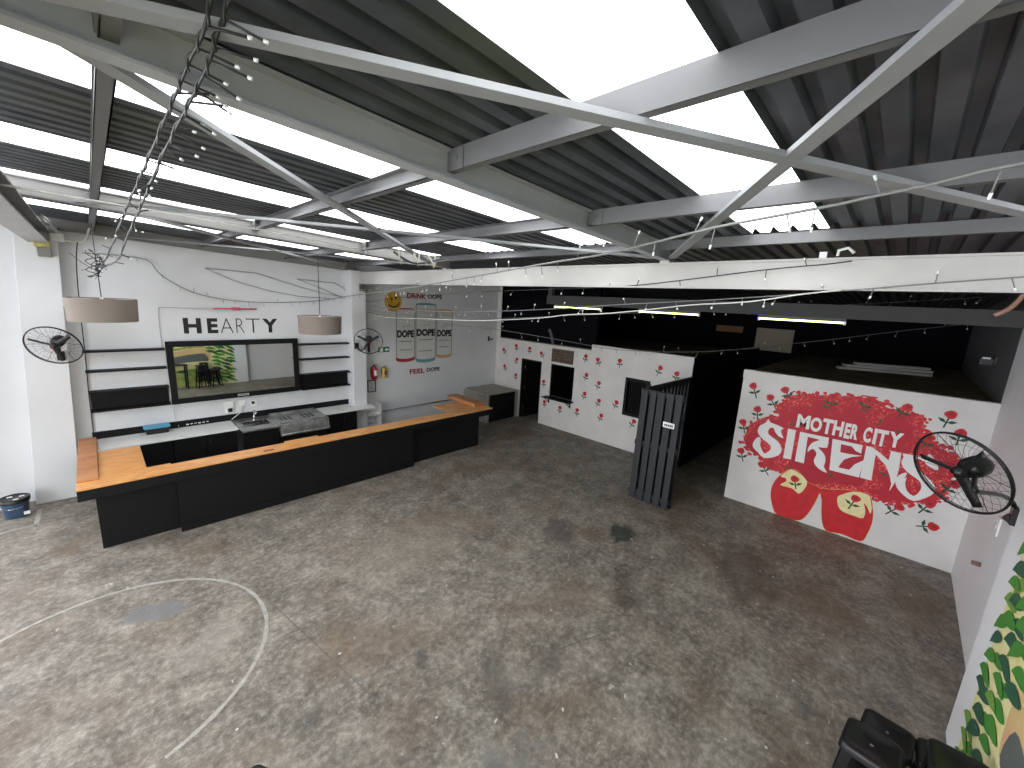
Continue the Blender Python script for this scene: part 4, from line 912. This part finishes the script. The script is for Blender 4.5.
m = MB(); m.box((7.8, 3.0, 1.72), (7.808, 3.23, 1.83)); lb_ = m.build('label_plate', WPLAS, t)
m = MB()
for k in range(5): m.box((7.797, 3.03+.036*k, 1.75), (7.8, 3.055+.036*k, 1.79))
m.build('label_print', INK, lb_)
t = thing('slatted_screen', 'black slatted timber screen running back from the front one to the rose wall', 'screen', (9.1, 3.88, 0))
for k in range(12):
    m = MB(); x = 7.98+.2*k; m.box((x, 3.69, .03), (x+.13, 3.715, 2.38)); m.build('slat', BLACKP, t, .003)
m = MB(); m.box((7.93, 3.68, 2.36), (10.36, 3.75, 2.42)); m.build('cap_rail', BLACKP, t, .003)
for z in (.12, 1.2, 2.26):
    m = MB(); m.box((7.93, 3.715, z), (10.36, 3.75, z+.1)); m.build('rail', BLACKP, t, .003)
m = MB(); m.box((7.94, 3.65, 2.3), (7.97, 3.68, 2.5)); m.box((7.925, 3.63, .02), (7.98, 3.685, 2.35)); m.build('hinge_post', BLACK, t)

# ---------------------------------------------------------------- dark rear area
for k, (ya, yb, lb) in enumerate(((5.38, 6.75, 'left one of three glowing fluorescent tubes in the dark rear area'), (3.1, 4.36, 'middle one of three glowing fluorescent tubes in the dark rear area'), (.8, 2.0, 'right one of three glowing fluorescent tubes, above the red mural'))):
    t = thing('fluorescent_light', lb, 'light', (8.5, (ya+yb)/2, 4.0), 'fluorescent tubes')
    m = MB(); m.tube([(8.5, ya, 3.965), (8.5, yb, 3.965)], .015, 10); m.build('tube', TUBE, t)
    m = MB(); m.box((8.47, ya-.03, 3.985), (8.53, yb+.03, 4.03)); m.build('batten', DARKG, t)
    m = MB(); m.box((8.48, ya-.03, 3.93), (8.52, ya, 3.985)); m.box((8.48, yb, 3.93), (8.52, yb+.03, 3.985)); m.build('lamp_holder', WPLAS, t)
m = MB(); m.box((8.44, YR+.01, 4.03), (8.58, 7.0, 4.25)); m.box((8.46, 6.86, 4.25), (8.56, 6.98, ZR(8.5)-.01)); single(m, 'ceiling_beam', mat('dull_grey_beam', (66, 66, 66), .8), 'dull grey beam across the dark rear area that carries the fluorescent tubes', 'beam', (8.5, 4, 4.03))
m = MB(); m.box((XB-.06, 2.78, 2.83), (XB-.01, 3.9, 3.6)); single(m, 'board', mat('beige_board', (148, 138, 122), .8), 'beige board standing against the dark rear wall', 'board', (XB-.02, 3.3, 2.83))
m = MB(); m.box((XB-.09, 4.35, 3.38), (XB-.01, 5.25, 3.6)); single(m, 'board', mat('orange_brown_board', (112, 74, 44), .7), 'orange-brown timber board high on the dark rear wall', 'board', (XB-.04, 4.8, 3.38))
for k, (a, b, z) in enumerate((((12.9, 1.15), (13.6, -.5), 2.83), ((13.05, 1.05), (13.8, -.5), 2.89), ((13.2, .85), (13.9, -.45), 2.95))):
    m = MB(); m.bar((*a, z+.028), (*b, z+.028), .2, .054)
    single(m, 'timber_plank', mat('grey_plank', (196, 194, 188), .8, var=.1), ('grey plank at the bottom of the pile on the mural booth roof', 'grey plank in the middle of the pile on the mural booth roof', 'short grey plank on top of the pile on the mural booth roof')[k], 'plank', (*a, z), 'planks on the mural booth')
for k, (a, b, z) in enumerate((((12.2, 6.6), (11.6, 4.1), 2.75), ((12.5, 6.7), (11.9, 4.2), 2.75))):
    m = MB(); m.bar((*a, z+.03), (*b, z+.03), .14, .055)
    single(m, 'timber_plank', mat('brown_plank', (104, 84, 64), .8, var=.12), ('brown plank lying on the rose booth roof, nearer one', 'brown plank lying on the rose booth roof, farther one')[k], 'plank', (*a, z), 'planks on the rose booth')
m = MB(); m.tube(smooth_path([(XR+.12, 8.52, 3.2), (XR+.12, 8.46, 3.14), (XR+.1, 8.36, 2.95), (XR+.1, 8.3, 2.76)]), .05, 10)
single(m, 'vent_pipe', mat('grey_vent', (92, 92, 100), .6), 'grey bent pipe rising above the rose wall next to the brown board', 'pipe', (XR+.1, 8.3, 2.75))
m = MB(); m.tube(smooth_path([(5.25, -.62, 4.44), (5.25, -.6, 4.3), (5.25, -.576, 4.23), (5.25, -.536, 4.16), (5.25, -.471, 4.11)]), .018, 8)
single(m, 'hose', mat('copper_brown_hose', (150, 112, 96), .5), 'curved brown hose end hanging under the right end of the header', 'hose', (5.2, -.5, 4.2))
t = thing('security_camera', 'small dark camera on the dark grey wall above the right end of the mural booth', 'camera', (11.08, YR, 3.44))
m = MB(); m.box((11.02, YR, 3.38), (11.14, YR+.03, 3.52)); m.build('mount', PLAST, t)
m = MB(); m.box((11.0, YR+.03, 3.36), (11.16, YR+.2, 3.48)); m.build('body', PLAST, t, .01)
m = MB(); m.box((10.99, YR+.08, 3.47), (11.06, YR+.18, 3.5)); m.build('visor', WPLAS, t)

# ---------------------------------------------------------------- right wall
t = thing('wall_socket', 'white switch plate on the recessed right wall under the fan', 'socket', (7.3, YR, 1.65))
m = MB(); m.box((7.32, YR, 1.55), (7.5, YR+.02, 1.78)); m.build('plate', WPLAS, t, .006)
m = MB(); m.box((7.39, YR+.02, 1.63), (7.43, YR+.032, 1.69)); m.build('rocker', mat('grey_plastic', (190, 190, 188), .4), t)
m = MB(); m.tube([(7.7, YR, 1.0), (7.7, YR+.08, 1.0)], .03); single(m, 'pipe_stub', mat('rusty_stub', (128, 98, 86), .7), 'small rusty pipe stub low on the recessed right wall', 'pipe', (7.7, YR, 1.0))
# leaf mural
t = thing('leaf_mural', 'green leaf mural on a pale yellow ground on the wall at the lower right', 'mural', (3, YG, 1))
def PG(o): return lambda x, z: (x, YG+.003+o, z)
XL = 5.02
m = MB(); m.poly([PG(0)(x, z) for x, z in ((XL-.02, 0), (XL-.02, 3.6), (-4, 3.6), (-4, 0))])
m.build('painted_ground', mat('pale_yellow_wash', (240, 234, 190), .7, rgb2=(224, 216, 140), scale=2.5), t)
m = MB()
m.poly([PG(.0008)(x, z) for x, z in smooth_loop([(4.16, 1.5), (4.08, 1.72), (3.7, 1.7), (2.9, 1.58), (1.6, 1.45), (0, 1.4), (0, 1.1), (1.6, 1.1), (2.6, 1.2), (3.7, 1.35), (4.08, 1.1)], 3)], 0)
m.build('ochre_band', mat('ochre_wash', (214, 196, 128), .7, rgb2=(214, 170, 128), scale=2), t)
m = MB()
m.poly([PG(.0016)(x, z) for x, z in smooth_loop([(4.06, 1.12), (3.95, 1.42), (3.6, 1.44), (3.0, 1.36), (2.4, 1.2), (1.8, 1.0), (1.4, .86), (1.9, .84), (2.6, .98), (3.3, 1.08), (3.8, 1.1)], 3)])
m.build('grey_arch', mat('slate_grey_paint', (92, 98, 94), .7, var=.1), t)
m = MB()
m.poly([PG(.001)(x, z) for x, z in smooth_loop([(3.9, .02), (3.95, .5), (3.9, .8), (3.4, .78), (2.4, .75), (1.2, .7), (.5, .6), (.5, .02)], 2)])
m.poly([PG(.0009)(x, z) for x, z in smooth_loop([(4.0, 1.74), (3.6, 1.8), (2.6, 1.66), (1, 1.55), (0, 1.5), (0, 1.42), (1, 1.46), (2.6, 1.57), (3.6, 1.7)], 2)])
m.build('grass_band', mat('olive_green_paint', (128, 142, 74), .7, rgb2=(186, 184, 104), scale=4), t)
G1 = mat('leaf_green_paint', (70, 140, 52), .6); G2 = mat('dark_leaf_green', (40, 92, 66), .6); G3 = mat('light_leaf_green', (112, 160, 64), .6)
def leaf(mb, x, z, l, a, o, mi):
    pts = []
    for s in (1, -1):
        for i in (range(6) if s == 1 else range(5, -1, -1)):
            q = i/5; wd = .34*l*math.sin(PI*min(1, q*.92+.06))*(1-.25*q); bend = .18*l*math.sin(q*2.2)
            xx, zz = l*(q-.5), bend+s*wd*.5
            pts.append(PG(o)(x+xx*math.cos(a)-zz*math.sin(a), z+xx*math.sin(a)+zz*math.cos(a)))
    mb.poly(pts, mi)
m = MB(); k = 0
zz = .12
while zz < 3.5:
    xx = XL-.13-.17*(k % 2)
    while xx > 0:
        bnd = 4.12+.12*math.sin(zz*2.2) if zz < 1.75 else -1
        if xx > bnd or zz > 1.78 or (zz < .7 and random.random() < .35):
            if random.random() < .93:
                leaf(m, xx+random.uniform(-.03, .03), zz+random.uniform(-.03, .03), random.uniform(.34, .46), -.53+random.uniform(-.3, .3), .0022+.00025*(k % 37), random.choice((0, 0, 1, 1, 2)))
        k += 1; xx -= .36
    zz += .084; k += 1
o = m.build('leaves', [G1, G2, G3], t); o['kind'] = 'stuff'

# ---------------------------------------------------------------- stools and bar table
def make_stool(h, lb, loc, rz):
    t = thing('bar_stool', lb, 'stool', (0, 0, 0), 'black metal stools')
    m = MB(); s = .155; n = 6
    def rr(s_, z, r):
        out = []
        for cx, cy, a0 in ((1, 1, 0), (-1, 1, PI/2), (-1, -1, PI), (1, -1, 1.5*PI)):
            for i in range(n): a = a0+PI/2*i/(n-1); out.append((cx*(s_-r)+r*math.cos(a), cy*(s_-r)+r*math.sin(a), z))
        return out
    rings = [rr(s+.01, h-.055, .05), rr(s+.006, h-.012, .05), rr(s, h, .05), rr(s-.02, h+.002, .045), rr(s-.03, h-.006, .04)]
    N_ = 4*n; v = [p for R_ in rings for p in R_]; fs = []
    for i in range(len(rings)-1):
        for j in range(N_): fs.append((i*N_+j, i*N_+(j+1) % N_, (i+1)*N_+(j+1) % N_, (i+1)*N_+j))
    hole = [(.011*math.cos(2*PI*j/N_+PI/N_), .011*math.sin(2*PI*j/N_+PI/N_), h-.006) for j in range(N_)]
    o_ = len(v); v += hole
    for j in range(N_): fs.append(((len(rings)-1)*N_+j, (len(rings)-1)*N_+(j+1) % N_, o_+(j+1) % N_, o_+j))
    m.add(v, fs, 0, True); m.build('seat', METB, t)
    sp_ = .15+.075*h/.76
    for sx in (-1, 1):
        for sy in (-1, 1):
            m = MB(); a = Vector((sx*.13, sy*.13, h-.03)); b = Vector((sx*(sp_-.03), sy*(sp_-.03), 0))
            d = (b-a)
            vs = []
            for q, w_ in ((0, .06), (1, .03)):
                p = a+d*q
                vs += [p, p+Vector((-sx*w_, 0, 0)), p+Vector((-sx*w_, -sy*.008, 0)), p+Vector((-sx*.008, -sy*.008, 0)), p+Vector((-sx*.008, -sy*w_, 0)), p+Vector((0, -sy*w_, 0))]
            m.add(vs, [(i, (i+1) % 6, 6+(i+1) % 6, 6+i) for i in range(6)]+[(0,1,2,3,4,5), (11,10,9,8,7,6)]); m.build('leg', METB, t)
    q = .42; e = .13+(sp_-.03-.13)*(1-(h*q)/(h-.03)); z = h*q
    m = MB()
    for a, b in (((-e, -e), (e, -e)), ((e, -e), (e, e)), ((e, e), (-e, e)), ((-e, e), (-e, -e))): m.bar((*a, z), (*b, z), .006, .03)
    m.build('foot_rail', METB, t)
    t.location = loc; t.rotation_euler = (0, 0, rz)
    return t
ST = make_stool(.76, 'black metal bar stool at the lower right, lowest of the near stack', (3.62, -.32, 0), -.1)
copy_tree(ST, (3.62, -.32, .25), -.1, 'black metal bar stool nested on top of the near stack at the lower right')
copy_tree(ST, (4.15, -.43, 0), -.1, 'black metal bar stool standing alone just beyond the near stack')
copy_tree(ST, (4.16, -.765, 0), 0.0, 'black metal bar stool beside the leaf mural, standing alone just behind the farther stack')
copy_tree(ST, (3.82, -.77, 0), 0.02, 'black metal bar stool against the leaf mural, lowest of its stack')
copy_tree(ST, (3.82, -.77, .3), 0.02, 'black metal bar stool on top of the stack against the leaf mural')
copy_tree(ST, (.41, 2.535, 0), .5, 'dark stool whose seat just shows at the bottom edge of the picture')
t = thing('bar_table', 'high dark table with brown edge, seen only in the mirror beside the stools', 'table', (2.85, -.62, 0))
m = MB(); m.box((2.45, -.93, 1.0), (3.2, -.4, 1.04)); m.build('table_top', mat('dark_table_top', (72, 54, 46), .4), t, .004)
for a in (2.5, 3.15):
    for b in (-.88, -.45):
        m = MB(); m.box((a-.025, b-.025, 0), (a+.025, b+.025, 1.0)); m.build('leg', METB, t)

# ---------------------------------------------------------------- bucket
t = thing('paint_bucket', 'dark blue paint bucket with a black lid on the floor at the left wall', 'bucket', (-1.25, 10.33, 0))
m = MB(); m.lathe([(.135, 0), (.165, .3)], (-1.25, 10.33, 0), 28); m.build('bucket_body', mat('dark_blue_plastic', (38, 56, 82), .35, rgb2=(58, 84, 112), scale=8), t)
m = MB(); m.lathe([(.182, .27), (.185, .33), (.17, .34), (.168, .325), (.01, .325)], (-1.25, 10.33, 0), 28); m.build('lid', PLAST, t)
m = MB()
for a in (-1.3, .4, 2.2): m.box((-1.25+.09*math.cos(a)-.03, 10.33+.09*math.sin(a)-.02, .326), (-1.25+.09*math.cos(a)+.03, 10.33+.09*math.sin(a)+.02, .33))
m.box((-1.16, 10.185, .05), (-1.09, 10.21, .1)); m.build('paint_splash', WPLAS, t)
m = MB(); m.tube([(-1.25+.178*math.cos(a), 10.33+.178*math.sin(a), .24-.05*math.sin(-a)) for a in [PI+PI*i/12 for i in range(13)]], .004, 6); m.build('handle', CHROME, t)

# ---------------------------------------------------------------- string lights
def light_string(pts, r, nb, lb, wm, blen=.05, brad=.006, hang=None, updown=True, extra=None, stemr=.0025):
    p = smooth_path(pts, 3); t = thing('string_light', lb, 'string lights', tuple(p[0]), 'strings of small lights')
    m = MB(); m.tube(p, r, 6)
    if extra: m.tube(extra, r*.6, 5)
    m.build('wire', wm, t)
    L = [0]
    for i in range(1, len(p)): L.append(L[-1]+(p[i]-p[i-1]).length)
    for k in range(nb):
        s = L[-1]*(k+.5+random.uniform(-.3, .3))/nb; i = max(j for j in range(len(L)) if L[j] <= s); i = min(i, len(p)-2)
        q = p[i].lerp(p[i+1], (s-L[i])/max(1e-6, L[i+1]-L[i]))
        d = Vector((random.uniform(-.5, .5), random.uniform(-.5, .5), random.choice((-1, -1, 1)) if updown else -1)).normalized()
        e = q+d*blen*random.uniform(.7, 1.2)
        m = MB(); m.tube([q, e], stemr, 5, 0); m.tube([e, e+d*blen*.3], brad, 6, 1); m.build('bulb', [wm, BULB], t)
TW = mat('twisted_grey_wire', (120, 122, 118), .45)
e0 = Vector(WIRE_MAIN[-1])
light_string(WIRE_MAIN, .009, 60, 'twisted string of small lights from the bar wall across the hall to the roof', TW, .09, .007, extra=[e0, e0+Vector((0, 0, .22))], stemr=.0038)
light_string(WIRE_B, .006, 22, 'string of small lights crossing just below the top of the white header to its hook', WIRE, .08, .009, stemr=.004)
light_string(WIRE_C, .006, 30, 'string of small lights crossing the lower edge of the white header to the right edge', TW, .08, .01, stemr=.004)
light_string(WIRE_D, .0075, 6, 'sagging white cable string below the header, thickest and palest of the strings', WIREW, .06, .01, stemr=.004)
light_string(WIRE_E, .007, 34, 'string of small lights in front of the fluorescent tubes', TW, .1, .013, stemr=.005)
light_string(WIRE_G, .008, 30, 'lowest string of lights, dipping to the roof of the rose booth', TW, .1, .013, stemr=.005)
for k, (pts, lb) in enumerate(((WIRE_V1, 'thin wire, upper strand of the bent pair on the wall above the lettering'), (WIRE_V2, 'thin wire, lower strand of the bent pair on the wall above the lettering'), (WIRE_V3, 'thin folded wire on the wall just left of the column'))):
    m = MB(); m.tube(pts, .008, 5); single(m, 'wall_wire', mat('faint_grey_wire', (140, 140, 142), .6), lb, 'wire', pts[0])
for pts, lb in ((WIRE_W1, 'dark twisted light string hanging from the roof at upper left, left strand'), (WIRE_W2, 'dark twisted light string hanging from the roof at upper left, right strand')):
    p = smooth_path(pts, 6); t = thing('string_light', lb, 'string lights', tuple(p[-1]), 'hanging light strings')
    m = MB(); m.tube(p, .006, 6)
    tw = []
    for i, q in enumerate(p):
        a = i*1.3; tw.append(q+Vector((math.cos(a), 0, math.sin(a)))*.008)
    m.tube(tw, .005, 5); m.build('wire', WIRE, t)
    n = len(p)
    for k in range(22):
        i = int(n*((k+.8)/23)**.75); q = p[min(i, n-1)]
        d = Vector((.55, -.35, random.uniform(-.4, .1))) if i < n*.55 else Vector((random.uniform(-1, 1), random.uniform(-.6, .6), random.uniform(-.7, .5)))
        d.normalize(); e = q+d*(.12 if i < n*.5 else .07); m = MB(); m.tube([q, e], .0045, 6, 0); m.tube([e, e+d*.014], .0065, 6, 1); m.build('bulb', [WIRE, BULB], t)
t = thing('string_light', 'bunched ball of light string around the cord of the left pendant lamp', 'string lights', (.12, 9.2, 4.1))
m = MB(); q = [Vector((.12+.12*math.sin(i*1.9)*math.cos(i*.7), 9.2+.1*math.cos(i*2.3), 4.12+.11*math.sin(i*1.1)+.01*i)) for i in range(26)]
m.tube(smooth_path(q, 4), .006, 5); m.tube(smooth_path([(.12, 9.2, 4.15), (-.05, 9.9, 4.3), (-.17, 10.78, 4.46)], 4), .005, 5); m.build('wire', WIRE, t)
for k in range(28):
    b = q[k % 26]; d = Vector((random.uniform(-1, 1), random.uniform(-1, 1), random.uniform(-1, 1))).normalized(); e = b+d*.08
    m = MB(); m.tube([b, e], .004, 5, 0); m.tube([e, e+d*.02], .007, 6, 1); m.build('bulb', [WIRE, BULB], t)
